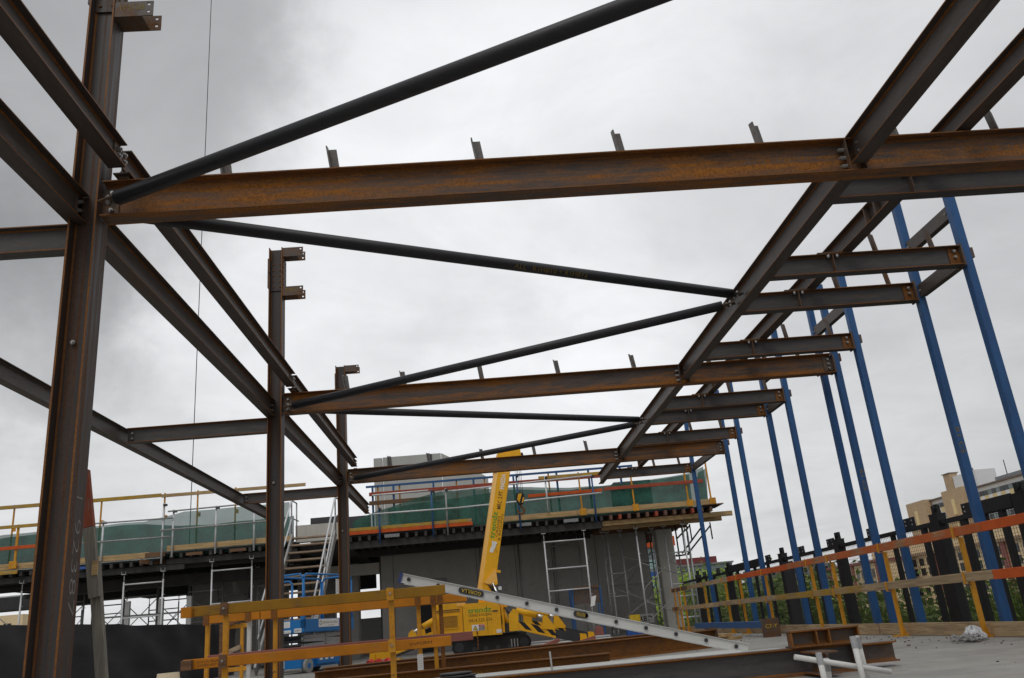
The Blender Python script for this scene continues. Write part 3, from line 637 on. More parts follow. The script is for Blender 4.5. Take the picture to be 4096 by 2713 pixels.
for yy in (8.68, 8.98):
    m = MB(); h_ = .046
    m.prism([(-.011, -h_), (.011, -h_), (.011, -h_+.006), (-.007, -h_+.006), (-.007, h_-.006), (.011, h_-.006), (.011, h_), (-.011, h_)], (A.x, yy, A.z), (B.x, yy, B.z), (0, 0, 1))
    o = m.build('stile', 'aluminium', t)
    MB().bar(Vector((A.x, yy, A.z))-d*.012, Vector((A.x, yy, A.z))+d*.02, .026, .098).build('end_cap', 'navy_cap', o)
    if yy < 8.8:
        for s0, w_, tx in ((.60, .26, 'GORILLA'), (1.77, .15, 'INDUSTRIAL')):
            c0 = A+d*s0; c0.y = 8.668
            pts = []
            for k in range(12):
                a = 2*math.pi*k/12; ex = math.copysign(w_/2-.03, math.cos(a))
                pts.append(c0+d*(ex+.03*math.cos(a)+w_/2)+n_*(.03*math.sin(a)))
            lb = MB().poly(pts, (0, -.002, 0)).build('label', 'charcoal', o)
            text(lb, tx, 'yellow_ink', c0+d*(w_-.03)+n_*.018+Vector((0, -.0028, 0)), -d, -n_, w_-.06, .036, .004 if w_ > .2 else -.004)
for k in range(12):
    c0 = A+d*(.09+k*.302)
    if k < 12: 
        r = MB().prism([(.017, 0), (.012, .013), (-.012, .013), (-.017, 0), (-.012, -.013), (0, -.017), (.012, -.013)], (c0.x, 8.6805, c0.z), (c0.x, 8.985, c0.z), n_, 0).build('rung', 'black_ink' if 0 else 'galv_dull', t)
        MB().tube((c0.x, 8.666, c0.z), (c0.x, 8.6795, c0.z), .019, 12).build('rung_end', 'charcoal', t)

# ------------------------------------------------------------------ yellow guardrail round the opening, left
g = thing('timber_guardrail', 'yellow timber guardrail with clamped posts around the floor opening, front run', 'guardrail', (-1.5, 8.3, 0))
o = MB().cbox((-2.79, 8.25, .865), (-.34, 8.30, .958), .005).build('rail', 'lvl_yellow', g)
for e in (-2.79,): MB().cbox((-2.795, 8.20, .86), (-2.70, 8.25, .955), .004).build('rail_end_block', 'lvl_orange', g)
o2 = MB().cbox((-2.77, 8.25, .405), (-.31, 8.30, .495), .005).build('rail', 'lvl_orange', g)
text(o2, 'truFORM', 'black_ink', (-.70, 8.2485, .44), (1, 0, 0), (0, 0, 1), .21, .026)
text(o2, 'E14 LVL 95x47', 'black_ink', (-2.64, 8.2485, .455), (1, 0, 0), (0, 0, 1), .2, .018); text(o2, 'AS/NZS 4357 H2', 'black_ink', (-2.64, 8.2485, .425), (1, 0, 0), (0, 0, 1), .22, .018)
MB().cbox((-2.775, 8.20, .40), (-2.68, 8.25, .49), .004).build('rail_end_block', 'brown_timber', g)
for x in (-2.41, -.86):
    p = MB().cbox((x-.025, 8.301, 0), (x+.025, 8.35, .86), .005).build('post', 'yellow_paint', g)
    for z in (.395, .857):
        b = MB().bb((x-.034, 8.236, z), (x+.034, 8.2485, z+.115)).build('clamp', 'brown_timber' if x < -1 else 'yellow_paint', p)
        bolt(b, (x, 8.236, z+.06), 'y', .012, .01)
g = thing('timber_guardrail', 'orange timber guardrail with red lower plank, back run behind the yellow one', 'guardrail', (-1.5, 9.6, 0))
MB().cbox((-2.95, 9.55, .835), (-2.41, 9.60, .922), .005).build('rail', 'lvl_orange', g); MB().cbox((-2.40, 9.55, .83), (-.16, 9.60, .922), .005).build('rail', 'lvl_orange', g)
MB().cbox((-2.95, 9.55, .425), (-.12, 9.60, .515), .005).build('rail', 'red_timber', g)
for x, m in ((-2.98, 'yellow_paint'), (-2.535, 'white'), (-2.255, 'yellow_paint'), (-.70, 'yellow_paint'), (-.53, 'yellow_paint'), (-.455, 'rust_edge')):
    p = MB().cbox((x-.022, 9.602, 0), (x+.022, 9.645, .90), .005).build('post', m, g)
    MB().bb((x-.03, 9.54, .82), (x+.03, 9.55, .93)).build('clamp', 'rust_edge', p)
lab = MB().bb((-.735, 9.598, .17), (-.672, 9.6015, .33)).build('notice', 'white_board', g)
for k in range(7): text(lab, 'lift only as shown', 'black_ink', (-.73, 9.597, .31-k*.02), (1, 0, 0), (0, 0, 1), .05, .008)
g = thing('timber_rack', 'small yellow rack holding short brown timber offcuts', 'rack', (-3.1, 11, 0))
for x in (-3.24, -2.985): MB().cbox((x-.02, 10.98, 0), (x+.02, 11.02, .86), .004).build('post', 'yellow_paint' if x > -3.1 else 'brown_timber', g)
for z in (.80, .30): MB().cbox((-3.219, 10.985, z), (-2.90, 11.015, z+.05), .004).build('crossbar', 'yellow_paint', g)
MB().bar((-3.22, 10.95, .83), (-2.97, 10.95, .91), .06, .045).build('offcut', 'brown_timber', g); MB().bar((-3.22, 10.95, .50), (-2.99, 10.95, .58), .06, .05).build('offcut', 'tread', g)
t = thing('black_tub', 'stack of two black plastic tubs standing by the guardrail foot', 'tub', (-.22, 6.5, 0))
for k, (x, z0, z1) in enumerate(((-.225, 0, .245), (-.195, .03, .228))):
    for (za, zb, ra, rb) in ((z0, z1-.03, .085, .108), (z1-.03, z1-.018, .115, .115), (z1-.012, z1, .118, .118)): smooth_quads(MB().tube((x, 6.5-k*.05, za), (x, 6.5-k*.05, zb), ra, 24, 0, rb).build('tub_wall', 'charcoal', t))
t = thing('cream_bucket', 'cream upturned bucket at the foot of the black cloth', 'bucket', (-2.81, 8.0, 0))
smooth_quads(MB().tube((-2.81, 8.0, 0), (-2.81, 8.0, .40), .14, 24, 0, .092).build('wall', 'cream', t)); MB().tube((-2.81, 8, .0), (-2.81, 8, .03), .15, 24).build('rim', 'cream', t)
t = thing('timber_prop', 'grey timber prop with orange painted tip leaning beside the chalked column', 'prop', (-2.60, 6.25, 0))
MB().bar((-2.585, 6.25, 0), (-2.755, 6.25, 1.22), .05, .07, (1, 0, 0)).build('lower_plank', 'grey_timber_z', t)
MB().bar((-2.71, 6.20, .97), (-2.79, 6.20, 1.46), .045, .075, (1, 0, 0)).build('upper_plank', 'grey_timber_z', t)
MB().bar((-2.7905, 6.20, 1.463), (-2.86, 6.20, 1.88), .0445, .073, (1, 0, 0)).build('painted_tip', 'orange_timber_z', t)
MB().bb((-2.735, 6.165, 1.12), (-2.695, 6.177, 1.22)).build('bracket', 'pine', t)

# ------------------------------------------------------------------ scissor lift
L = thing('scissor_lift', 'blue scissor lift with white name board parked before the stair', 'lift', (-3.68, 18.1, 0))
th = R(66); ax = Vector((math.cos(th), math.sin(th), 0)); ay = Vector((-math.sin(th), math.cos(th), 0)); O_ = Vector((-3.68, 18.1, 0))
def lp(a, b, z): return O_+ax*a+ay*b+Vector((0, 0, z))
rotL = Matrix((ax, ay, Vector((0, 0, 1)))).transposed()
def lbox(name, a0, a1, b0, b1, z0, z1, mat, parent=L): return MB().box(lp((a0+a1)/2, (b0+b1)/2, (z0+z1)/2), (a1-a0, b1-b0, z1-z0), 0, rotL).build(name, mat, parent)
LW, LB = 1.83, .81
lbox('chassis', .0, LW, .06, LB-.06, .10, .40, 'lift_blue')
for b0 in (0, LB-.10):
    for a0 in (.20, LW-.30):
        c0 = lp(a0, b0, .14); wv = ay*.10
        wh = smooth_quads(MB().tube(c0, c0+wv, .14, 20).build('wheel', 'tyre_grey', L)); MB().tube(c0-ay*.006, c0+wv+ay*.006, .055, 12).build('hub', 'lift_blue', wh)
lbox('control_box', -.03, -.002, .45, .78, .12, .36, 'white_board'); lbox('battery_box', .5, 1.25, -.012, .059, .15, .34, 'lift_blue')
for k in range(3): lbox('sticker', .55+k*.2, .66+k*.2, -.016, -.0125, .22, .31, 'white_board')
for k in range(4):                                   # folded scissor arms
    z = .42+k*.085
    for b in (.10, LB-.14):
        sgn = 1 if k % 2 else -1
        MB().bar(lp(.10, b, z+.035-.02*sgn), lp(LW-.10, b, z+.035+.02*sgn), .04, .075).build('scissor_arm', 'grey_tape', L)
    for a in (.12, LW/2, LW-.12):
        smooth_quads(MB().tube(lp(a, .08, z+.035), lp(a, LB-.08, z+.035), .024, 10).build('pivot_pin', 'charcoal', L))
lbox('platform', -.02, LW+.02, -.02, LB+.02, .78, .86, 'lift_blue')
lbox('toe_panel', -.022, LW+.02, -.03, -.0205, .80, 1.04, 'lift_blue'); lbox('toe_panel', -.03, -.0205, -.03, LB+.02, .80, 1.04, 'lift_blue'); lbox('toe_panel', -.02, LW+.02, LB+.0205, LB+.03, .80, 1.04, 'lift_blue')
nb = lbox('name_board', .50, 1.25, -.036, -.031, .87, 1.03, 'white_board')
text(nb, 'QUICK ACCESS', 'black_ink', lp(.64, -.0365, .93), ax, (0, 0, 1), .56, .05); text(nb, 'O', 'black_ink', lp(.53, -.0365, .91), ax, (0, 0, 1), .08, .09); text(nb, '1300 344 888', 'black_ink', lp(.84, -.0365, .89), ax, (0, 0, 1), .22, .018)
sb = lbox('number_plate', -.036, -.031, .02, .20, .79, .87, 'white_board'); text(sb, 'S1919', 'black_ink', lp(-.0365, .19, .80), -ay, (0, 0, 1), .15, .055, .02)
for (b0, b1, z0, z1) in ((.30, .55, .90, 1.02), (.28, .52, .79, .85)):
    q = lbox('notice', -.036, -.031, b0, b1, z0, z1, 'white_board')
    for k in range(4): text(q, 'WARNING read manual', 'green_ink' if k == 0 else 'black_ink', lp(-.0365, b1-.02, z1-.03-k*(z1-z0)/5), -ay, (0, 0, 1), (b1-b0)*.8, .011)
def rail(pts, r=.021): 
    o = MB().path([lp(*p) for p in pts], r, 10).build('guard_rail', 'lift_blue', L); smooth_quads(o)
def loop(a0, b0, a1, b1, z0, z1):
    v = Vector((a1-a0, b1-b0)); u = v/v.length; c = .09
    rail([(a0, b0, z0), (a0, b0, z1-c), (a0+u.x*c*.35, b0+u.y*c*.35, z1-c*.3), (a0+u.x*c, b0+u.y*c, z1), (a1-u.x*c, b1-u.y*c, z1), (a1-u.x*c*.35, b1-u.y*c*.35, z1-c*.3), (a1, b1, z1-c), (a1, b1, z0)])
loop(.0, .0, .0, LB, .86, 1.95); loop(.03, .0, LW, 0, .86, 1.95); loop(.03, LB, LW, LB, .86, 1.95); loop(LW, .04, LW, LB-.04, .86, 1.95)
for b in (0, LB): rail([(.03, b, 1.48), (LW, b, 1.48)], .017)
loop(.04, .30, .04, .62, .86, 1.83)
lbox('corner_post', -.03, .05, -.03, .05, .86, 1.50, 'lift_blue')
q = lbox('notice', 1.2, 1.6, -.012, -.004, 1.50, 1.86, 'white_board')
for k in range(8): text(q, 'OPERATOR SAFETY RULES', 'black_ink', lp(1.22, -.0125, 1.82-k*.04), ax, (0, 0, 1), .34, .013)

# ------------------------------------------------------------------ stair
S_ = thing('access_stair', 'steep temporary stair with timber treads leading up to the deck', 'stair', (-4.4, 19.4, 0))
NT = 15; top = Vector((0, 23.0, 3.27)); g_, r__ = .24, .215
for x in (-4.97, -3.83):
    MB().bar((x, 23.15, 3.36), (x, 23.0-g_*NT, 3.27-r__*NT+.05), .05, .22).build('stringer', 'galv_dull', S_)
for k in range(NT):
    MB().cbox((-4.944, 22.9-g_*k, 3.25-r__*k), (-3.856, 23.12-g_*k, 3.29-r__*k), .004).build('tread', 'tread', S_)
for x in (-4.99, -3.81):
    for off, r in ((1.0, .024), (.5, .02)):
        smooth_quads(MB().tube((x, 23.05, 3.30+off), (x, 23.05-g_*NT+.2, 3.30-r__*NT+off+.18), r, 8).build('handrail', 'galv', S_))
    for yy, zz in ((23.05, 3.3), (21.4, 3.3-1.48), (19.75, 3.3-2.96)):
        smooth_quads(MB().tube((x, yy, zz-.1), (x, yy, zz+1.0), .022, 8).build('rail_post', 'galv_dull', S_))
    smooth_quads(MB().path([(x, 23.05, 4.30), (x, 23.7, 4.32), (x, 23.7, 3.3)], .02, 8).build('landing_rail', 'galv_dull', S_))
    smooth_quads(MB().path([(x+.05, 23.05, 3.80), (x+.05, 23.7, 3.82)], .018, 8).build('landing_rail', 'galv_dull', S_))
# ------------------------------------------------------------------ mini crawler crane
K = thing('crawler_crane', 'yellow mini crawler crane with raised boom and spread outriggers', 'crane', (0, 21.2, 0))
MB().bb((-.95, 20.85, .24), (1.0, 22.0, .40)).build('chassis', 'charcoal', K)
def track(y0, y1):
    c = [(-.62, .17), (.95, .17)]; pr = []
    for k in range(13): a = math.pi/2+math.pi*k/12; pr.append((-.60+.17*math.cos(a), .17+.17*math.sin(a)))
    for k in range(13): a = -math.pi/2+math.pi*k/12; pr.append((.93+.17*math.cos(a), .17+.17*math.sin(a)))
    tr = MB().poly([(x, y0, z) for x, z in pr], (0, y1-y0, 0)).build('track', 'rubber', K)
    n = len(pr)
    for k in range(22):
        x = -.58+k*.07; MB().bb((x, y0-.004, .0), (x+.03, y1+.004, .012)).build('grouser', 'rubber', tr); MB().bb((x, y0-.004, .332), (x+.03, y1+.004, .35)).build('grouser', 'rubber', tr)
    for x in (-.60, .93): smooth_quads(MB().tube((x, y0-.012, .17), (x, y0, .17), .11, 16).build('sprocket', 'charcoal', tr))
    for k in range(4): smooth_quads(MB().tube((-.25+k*.28, y0-.012, .10), (-.25+k*.28, y0, .10), .055, 12).build('roller', 'charcoal', tr))
    for k in range(3): MB().bb((.62+k*.07, y0-.02, .08), (.65+k*.07, y0-.001, .26)).build('guide_bar', 'galv_dull', tr)
track(20.75, 21.02); track(21.75, 22.02)
body = MB(); body.poly([(-.47, 20.6, .40), (.43, 20.6, .38), (.43, 20.6, 1.08), (.37, 20.6, 1.13), (-.41, 20.6, 1.13), (-.47, 20.6, 1.10)], (0, 1.0, 0))
body = body.build('engine_cover', 'crane_yellow', K)
lc = MB().poly([(-1.13, 20.66, .44), (-.478, 20.66, .42), (-.478, 20.66, 1.12), (-.53, 20.66, 1.17), (-1.08, 20.66, 1.17), (-1.13, 20.66, 1.09)], (0, .95, 0)).build('radiator_cover', 'crane_yellow', K)
for a, b in (((-1.09, .97), (-.53, 1.035)), ((-.99, .63), (-.60, .88)), ((-1.05, .45), (-.50, .50))):
    q = MB().bb((a[0], 20.648, a[1]), (b[0], 20.657, b[1])).build('grille', 'brown_timber', lc)
    for k in range(int((b[1]-a[1])/.022)): MB().bb((a[0], 20.643, a[1]+.008+k*.022), (b[0], 20.648, a[1]+.016+k*.022)).build('grille_bar', 'crane_yellow', q)
f_ = MB()
for (x0, z0, x1, z1) in ((-1.02, .60, -.57, .625), (-1.02, .885, -.57, .91), (-1.02, .625, -.995, .885), (-.595, .625, -.57, .885)): f_.bb((x0, 20.640, z0), (x1, 20.6585, z1))
f_.build('grille_frame', 'crane_yellow', lc)
MB().bb((-.60, 20.645, 1.09), (-.39, 20.655, 1.165)).build('hinge_plate', 'crane_yellow_light', lc)
MB().bb((.435, 20.66, .42), (.50, 21.5, .98)).build('side_panel', 'crane_yellow', K); MB().bb((.44, 20.645, .60), (.452, 20.66, .80)).build('handle_slot', 'black_ink', K)
yf = 20.5985
text(body, 'trendz', 'green_ink', (-.34, yf, .905), (1, 0, 0), (0, 0, 1), .56, .125, .022)
text(body, 'CRANES & RIGGING', 'black_ink', (-.335, yf, .825), (1, 0, 0), (0, 0, 1), .555, .06)
text(body, '0414.525.556', 'black_ink', (-.335, yf, .705), (1, 0, 0), (0, 0, 1), .555, .075)
dc = MB().bb((-.27, 20.594, .51), (.03, 20.599, .645)).build('danger_decal', 'white_board', body)
MB().bb((-.11, 20.592, .515), (.025, 20.5935, .60)).build('decal_field', 'black_ink', dc); MB().bb((-.11, 20.592, .603), (.025, 20.5935, .64)).build('decal_field', 'red', dc)
text(dc, 'DANGER', 'white_ink', (-.08, 20.5912, .61), (1, 0, 0), (0, 0, 1), .09, .022); text(dc, 'EARTH', 'white_ink', (-.10, 20.5912, .562), (1, 0, 0), (0, 0, 1), .11, .028, .02); text(dc, 'CHAIN', 'white_ink', (-.10, 20.5912, .524), (1, 0, 0), (0, 0, 1), .11, .028, .02)
MB().poly([(-.25, 20.592, .525), (-.135, 20.592, .525), (-.19, 20.592, .63)], (0, .0015, 0)).build('decal_triangle', 'black_ink', dc); MB().poly([(-.233, 20.5905, .534), (-.152, 20.5905, .534), (-.191, 20.5905, .612)], (0, .0012, 0)).build('decal_triangle', 'yellow_ink', dc)
for k in range(10):
    c = Vector((-.16+.006*(k % 3), 20.57, .50-k*.042)); MB().box(c, (.028 if k % 2 else .012, .012 if k % 2 else .028, .05)).build('earth_chain_link', 'rust_edge', K)
for x in (-.46, .10, .425): MB().bb((x-.003, 20.5965, .42), (x+.003, 20.5995, 1.07)).build('panel_seam', 'black_ink', body)
for x, z in ((-.42, .45), (-.42, 1.04), (.38, .45), (.38, 1.04)): bolt(body, (x, 20.599, z), 'y', .012, .006, 'galv_dull')
MB().bb((.24, 20.585, .90), (.36, 20.5985, .93)).build('latch', 'charcoal', body)
MB().bb((.30, 20.592, .42), (.42, 20.5975, .50)).build('warning_sticker', 'white_board', body)
for k in range(4): smooth_quads(MB().path([(.52+.03*k, 20.62, .98-.05*k), (.60+.03*k, 20.50, .86-.05*k), (.72, 20.36, .80-.06*k), (.82, 20.2, .76-.05*k)], .013, 8).build('hose', 'cable_black', K))
MB().bb((.52, 20.7, .40), (.80, 21.4, .62)).build('valve_block', 'charcoal', K); MB().bb((.50, 20.72, .98), (.60, 21.2, 1.16)).build('control_stand', 'crane_yellow', K)
for k in range(4): smooth_quads(MB().tube((.53+.02*k, 20.70-.0*k, 1.16), (.55+.02*k, 20.66, 1.27), .006, 6).build('lever', 'black_paint', K))
# boom
b0, b1 = Vector((.085, 21.05, 1.30)), Vector((.735, 21.35, 4.26)); ba = (b1-b0).normalized()
bx = Vector((1, .14, 0)); bx = (bx-ba*bx.dot(ba)).normalized(); by = ba.cross(bx).normalized(); by = -by if by.y < 0 else by
bm = MB(); hw, hd = .19, .22
pr = [(-hw+.07, -hd), (hw, -hd), (hw, hd), (-hw+.07, hd), (-hw, hd-.09), (-hw, -hd+.20)]
vs = [p+bx*x+by*y for p in (b0, b1) for x, y in pr]
bm.add(vs, [(0, 1, 7, 6), (1, 2, 8, 7), (2, 3, 9, 8), (3, 4, 10, 9), (4, 5, 11, 10), (5, 0, 6, 11), (5, 4, 3, 2, 1, 0), (6, 7, 8, 9, 10, 11)], 0, [0, 0, 0, 1, 1, 1, 0, 0])  # left faces take the paler yellow: sky light put into the colour
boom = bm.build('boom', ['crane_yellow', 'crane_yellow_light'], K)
def bp(t_, z_, out=.002): # point on the front face: t_ across (0..1), height z_
    s_ = (z_-b0.z)/ba.z; return b0+ba*s_+bx*(-hw+.07+t_*(2*hw-.07))-by*(hd+out)
MB().bar(b1, b1+ba*.16, .40, .40, bx).build('boom_collar', 'crane_yellow_light', boom)
c1 = b1+ba*.16; MB().bar(c1, c1+ba*.22, .30, .32, bx).build('boom_section', 'crane_yellow', boom); MB().bar(c1+ba*.22, c1+ba*.36, .36, .36, bx).build('boom_collar', 'crane_yellow', boom)
hp = c1+ba*.36
hd_ = MB().bar(hp-ba*.02+bx*-.1, hp+ba*.10+bx*.42, .20, .22, by).build('boom_head', 'crane_yellow', boom)
MB().bar(hp+bx*.2-ba*.1, hp+bx*.5+ba*.06, .16, .2, by).build('sheave_housing', 'black_paint', hd_)
smooth_quads(MB().tube(hp+bx*.40-by*.06, hp+bx*.40+by*.06, .11, 16).build('sheave', 'charcoal', hd_))
MB().bar(hp+bx*.22-ba*.25, hp+bx*.24-ba*.02, .07, .1, by).build('limit_switch', 'black_paint', hd_)
text(boom, 'trendz', 'green_ink', bp(.46, 2.60), ba, -bx, .68, .135, .02); text(boom, 'CRANES', 'black_ink', bp(.70, 2.66), ba, -bx, .52, .06); text(boom, '& RIGGING', 'black_ink', bp(.93, 2.58), ba, -bx, .66, .06)
text(boom, 'MRC 2.9T', 'black_ink', bp(.66, 3.33), ba, -bx, .46, .11, .008); text(boom, 'MAEDA', 'white_ink', bp(.70, 3.83), ba, -bx, .40, .115, .02)
pts = [bp(.30, 2.55), bp(.72, 2.53)]+[bp(.72-.42*math.sin(a*.5), 2.53-.27*math.sin(a)) for a in (.5, .9, 1.3)]+[bp(.22, 2.27), bp(.24, 2.36), bp(.34, 2.42)]
ch = MB().poly(pts, -by*.003).build('load_chart', 'white_board', boom)
for k in range(5): text(ch, '2.9 1.7 1.2 0.8', 'black_ink', bp(.36+.02*k, 2.50-k*.045, .0065), bx+ba*-.3, ba, .13, .02)
lug = MB().poly([bp(.10, 1.55), bp(.92, 1.50), bp(1.16, 1.60), bp(.92, 1.86), bp(.80, 1.90)], -by*.03).build('lug_plate', 'crane_yellow_light', boom)
smooth_quads(MB().tube(bp(1.02, 1.58, .02), bp(1.02, 1.58, .06), .045, 14).build('pivot_pin', 'crane_yellow', lug)); MB().bar(bp(.98, 1.86), bp(1.28, 1.86), .05, .06).build('tab', 'crane_yellow', boom)
MB().bar(b0+Vector((.0, .1, -.42)), b0+Vector((.03, .05, .05)), .40, .36, (1, 0, 0)).build('boom_pivot', 'crane_yellow', K)
smooth_quads(MB().tube((.50, 20.85, .88), (.30, 20.86, 1.56), .035, 12).build('lift_cylinder', 'chrome', K)); smooth_quads(MB().tube((.62, 20.85, .45), (.45, 20.85, 1.05), .06, 12).build('lift_cylinder', 'crane_yellow', K))
for k in range(3): smooth_quads(MB().path([(.18+k*.05, 20.84, 1.55), (.24+k*.05, 20.80, 1.45-.04*k), (.30+k*.05, 20.80, 1.32), (.36+k*.04, 20.82, 1.12)], .014, 8).build('hose', 'cable_black', K))
wl = MB().box((.46, 20.70, 1.42), (.10, .07, .10)).build('work_light', 'black_paint', K); MB().box((.46, 20.663, 1.42), (.08, .006, .08)).build('lens', 'lamp_glass', wl); MB().bb((.452, 20.70, 1.14), (.468, 20.72, 1.37)).build('light_stalk', 'black_paint', wl)
for x0, x1 in ((1.13, 1.13), (1.17, 1.17), (1.21, 1.22), (1.25, 1.26)): smooth_quads(MB().tube((x0, 21.38, 3.70), (x1-.01, 21.4, 4.70), .006, 6).build('rope', 'cable_black', K))
smooth_quads(MB().tube(bp(1.02, 1.9, -.1), bp(1.04, 4.3, -.1), .008, 6).build('rope', 'cable_black', K))
hb = MB(); hb.poly([(1.07, 21.32, 3.74), (1.26, 21.32, 3.74), (1.29, 21.32, 3.62), (1.24, 21.32, 3.47), (1.12, 21.32, 3.45), (1.05, 21.32, 3.60)], (0, .14, 0)); hb = hb.build('hook_block', 'black_paint', K)
MB().poly([(1.13, 21.315, 3.72), (1.22, 21.315, 3.72), (1.14, 21.315, 3.50), (1.09, 21.315, 3.58)], (0, .004, 0)).build('hazard_stripe', 'crane_yellow', hb); MB().poly([(1.24, 21.315, 3.62), (1.275, 21.315, 3.62), (1.235, 21.315, 3.49), (1.20, 21.315, 3.49)], (0, .004, 0)).build('hazard_stripe', 'crane_yellow', hb)
hk = [(1.17, 3.46), (1.17, 3.40), (1.22, 3.37), (1.255, 3.31), (1.24, 3.25), (1.19, 3.215), (1.13, 3.225), (1.09, 3.27), (1.085, 3.33)]
smooth_quads(MB().path([(x, 21.39, z) for x, z in hk], .024, 10).build('hook', 'rust_beam', hb))
# outriggers
def outrigger(y, P, mirror=1, label=None):
    q = MB().poly([(P+.59*mirror, y, .43), (P+.80*mirror, y, .43), (P+.83*mirror, y, .86), (P+.72*mirror, y, .92), (P+.60*mirror, y, .80)], (0, .16, 0)).build('outrigger', 'crane_yellow', K)
    a, b = Vector((P+.80*mirror, y+.02, .55)), Vector((P+1.64*mirror, y+.02, .30)); d = b-a; n = Vector((0, 0, .105))
    MB().poly([a-n*1.0, b-n, b+n, a+n*.85], (0, .14, 0)).build('inner_arm', 'crane_yellow', q)
    for u0, u1 in ((.0, .18), (.34, .54), (.70, .88)):                             # hazard stripes
        sk = -.16*mirror
        MB().poly([a+d*u0-n*.98+Vector((-sk, -.003, 0)), a+d*u1-n*.98+Vector((-sk, -.003, 0)), a+d*u1+n*.86+Vector((0, -.003, 0)), a+d*u0+n*.86+Vector((0, -.003, 0))], (0, .0025, 0)).build('hazard_stripe', 'black_paint', q)
    MB().bar(b+Vector((-.02*mirror, .07, 0)), b+Vector((.60*mirror, .07, -.17)), .12, .19, (0, 0, 1)).build('extension_arm', 'charcoal', q)
    e = b+Vector((.58*mirror, .07, -.17)); MB().poly([(e.x-.03*mirror, e.y-.07, .03), (e.x+.17*mirror, e.y-.07, .03), (e.x+.12*mirror, e.y-.07, e.z+.10), (e.x-.02*mirror, e.y-.07, e.z+.12)], (0, .15, 0)).build('foot_bracket', 'crane_yellow', q)
    MB().bb((e.x-.1, e.y-.14, 0), (e.x+.22, e.y+.14, .03)).build('foot_plate', 'crane_yellow', q)
    MB().poly([(b.x-.30*mirror, y-.005, b.z+.12), (b.x-.02*mirror, y-.005, b.z+.08), (b.x+.02*mirror, y-.005, b.z+.12), (b.x-.16*mirror, y-.005, b.z+.40), (b.x-.25*mirror, y-.005, b.z+.41)], (0, .17, 0)).build('cylinder_bracket', 'crane_yellow', q)
    c0, c1_ = Vector((P+.78*mirror, y+.06, .88)), Vector((P+1.24*mirror, y+.06, .73))
    smooth_quads(MB().tube(c0, c1_, .068, 14).build('cylinder', 'crane_yellow', q)); smooth_quads(MB().tube(c1_, c1_+(c1_-c0)*.42, .036, 12).build('cylinder_rod', 'chrome', q))
outrigger(20.15, 0, 1); outrigger(22.1, .42, 1); outrigger(22.1, -.1, -1)
q = MB().poly([(-1.06, 20.42, .40), (-1.20, 20.42, .40), (-1.22, 20.42, .86), (-1.10, 20.42, .90)], (0, .22, 0)).build('outrigger', 'crane_yellow', K)
a, b = Vector((-1.14, 20.44, .50)), Vector((-2.42, 19.55, .15)); MB().bar(a, b, .12, .17).build('extension_arm', 'crane_yellow', q)
MB().poly([(-2.55, 19.5, .03), (-2.38, 19.5, .03), (-2.42, 19.5, .25), (-2.52, 19.5, .25)], (0, .1, 0)).build('foot_bracket', 'crane_yellow', q); MB().bb((-2.66, 19.4, 0), (-2.3, 19.7, .03)).build('foot_plate', 'orange_plank', q)
c0, c1_ = Vector((-1.14, 20.38, .83)), Vector((-1.40, 20.2, .70)); smooth_quads(MB().tube(c0, c1_, .062, 14).build('cylinder', 'crane_yellow', q)); smooth_quads(MB().tube(c1_, c1_+(c1_-c0)*.75, .034, 12).build('cylinder_rod', 'chrome', q))
MB().poly([(-1.76, 20.05, .36), (-1.52, 20.05, .42), (-1.55, 20.05, .62), (-1.62, 20.05, .66), (-1.70, 20.05, .60)], (0, .14, 0)).build('cylinder_bracket', 'crane_yellow', q)

# ------------------------------------------------------------------ building under construction behind
D_ = thing('formwork_deck', 'long plywood formwork deck over the grey wall behind the crane', 'deck', (2, 24, 3.1))
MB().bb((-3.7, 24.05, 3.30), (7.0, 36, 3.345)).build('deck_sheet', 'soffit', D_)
for k in range(40):
    x = -3.6+k*.265; m = 'brown_joist' if x > 3.6 else 'joist_dark'
    if x > 3.6 and k % 4 == 1: m = 'red_plank'
    MB().bb((x, 23.93 if x > 3.6 else 24.02, 3.17), (x+.075, 33, 3.298)).build('joist', m, D_)
for y in (24.15, 26.9, 29.5): MB().bb((-3.7, y, 2.98), (3.6, y+.13, 3.168)).build('bearer', 'joist_dark', D_)
for y, x1, z in ((24.2, 7.45, 3.03), (24.5, 7.2, 2.94), (26.3, 6.6, 3.0)): MB().bb((3.62, y, z), (x1, y+.09, z+.135)).build('bearer', 'pine' if x1 > 7 else 'brown_timber', D_)
MB().bb((6.6, 23.9, 3.345), (7.15, 24.9, 3.37)).build('deck_sheet', 'brown_timber', D_)
for x in (-2.6, .32, 1.15, 2.5): MB().bb((x, 23.99, 3.20), (x+.42, 24.018, 3.29)).build('side_form', 'far_grey', D_)
E_ = thing('formwork_deck', 'long dark formwork deck with stepped edge left of the stair', 'deck', (-9, 24, 3.0))
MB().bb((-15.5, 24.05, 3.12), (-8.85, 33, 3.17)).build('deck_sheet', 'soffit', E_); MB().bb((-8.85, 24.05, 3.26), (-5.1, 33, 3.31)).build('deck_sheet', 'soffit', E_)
for k in range(38):
    x = -15.3+k*.27; z = 3.0 if x < -8.9 else 3.14
    MB().bb((x, 24.02, z), (x+.075, 32.5, z+.118)).build('joist', 'joist_dark', E_)
for x0, x1, z in ((-15.5, -8.2, 2.84), (-8.7, -5.1, 2.98)):
    for y in (24.2, 27, 30): MB().bb((x0, y, z), (x1, y+.13, z+.155)).build('bearer', 'joist_dark', E_)
MB().bar((-9.3, 23.9, 3.10), (-7.7, 25.6, 3.02), .07, .12).build('skew_bearer', 'brown_timber', E_)
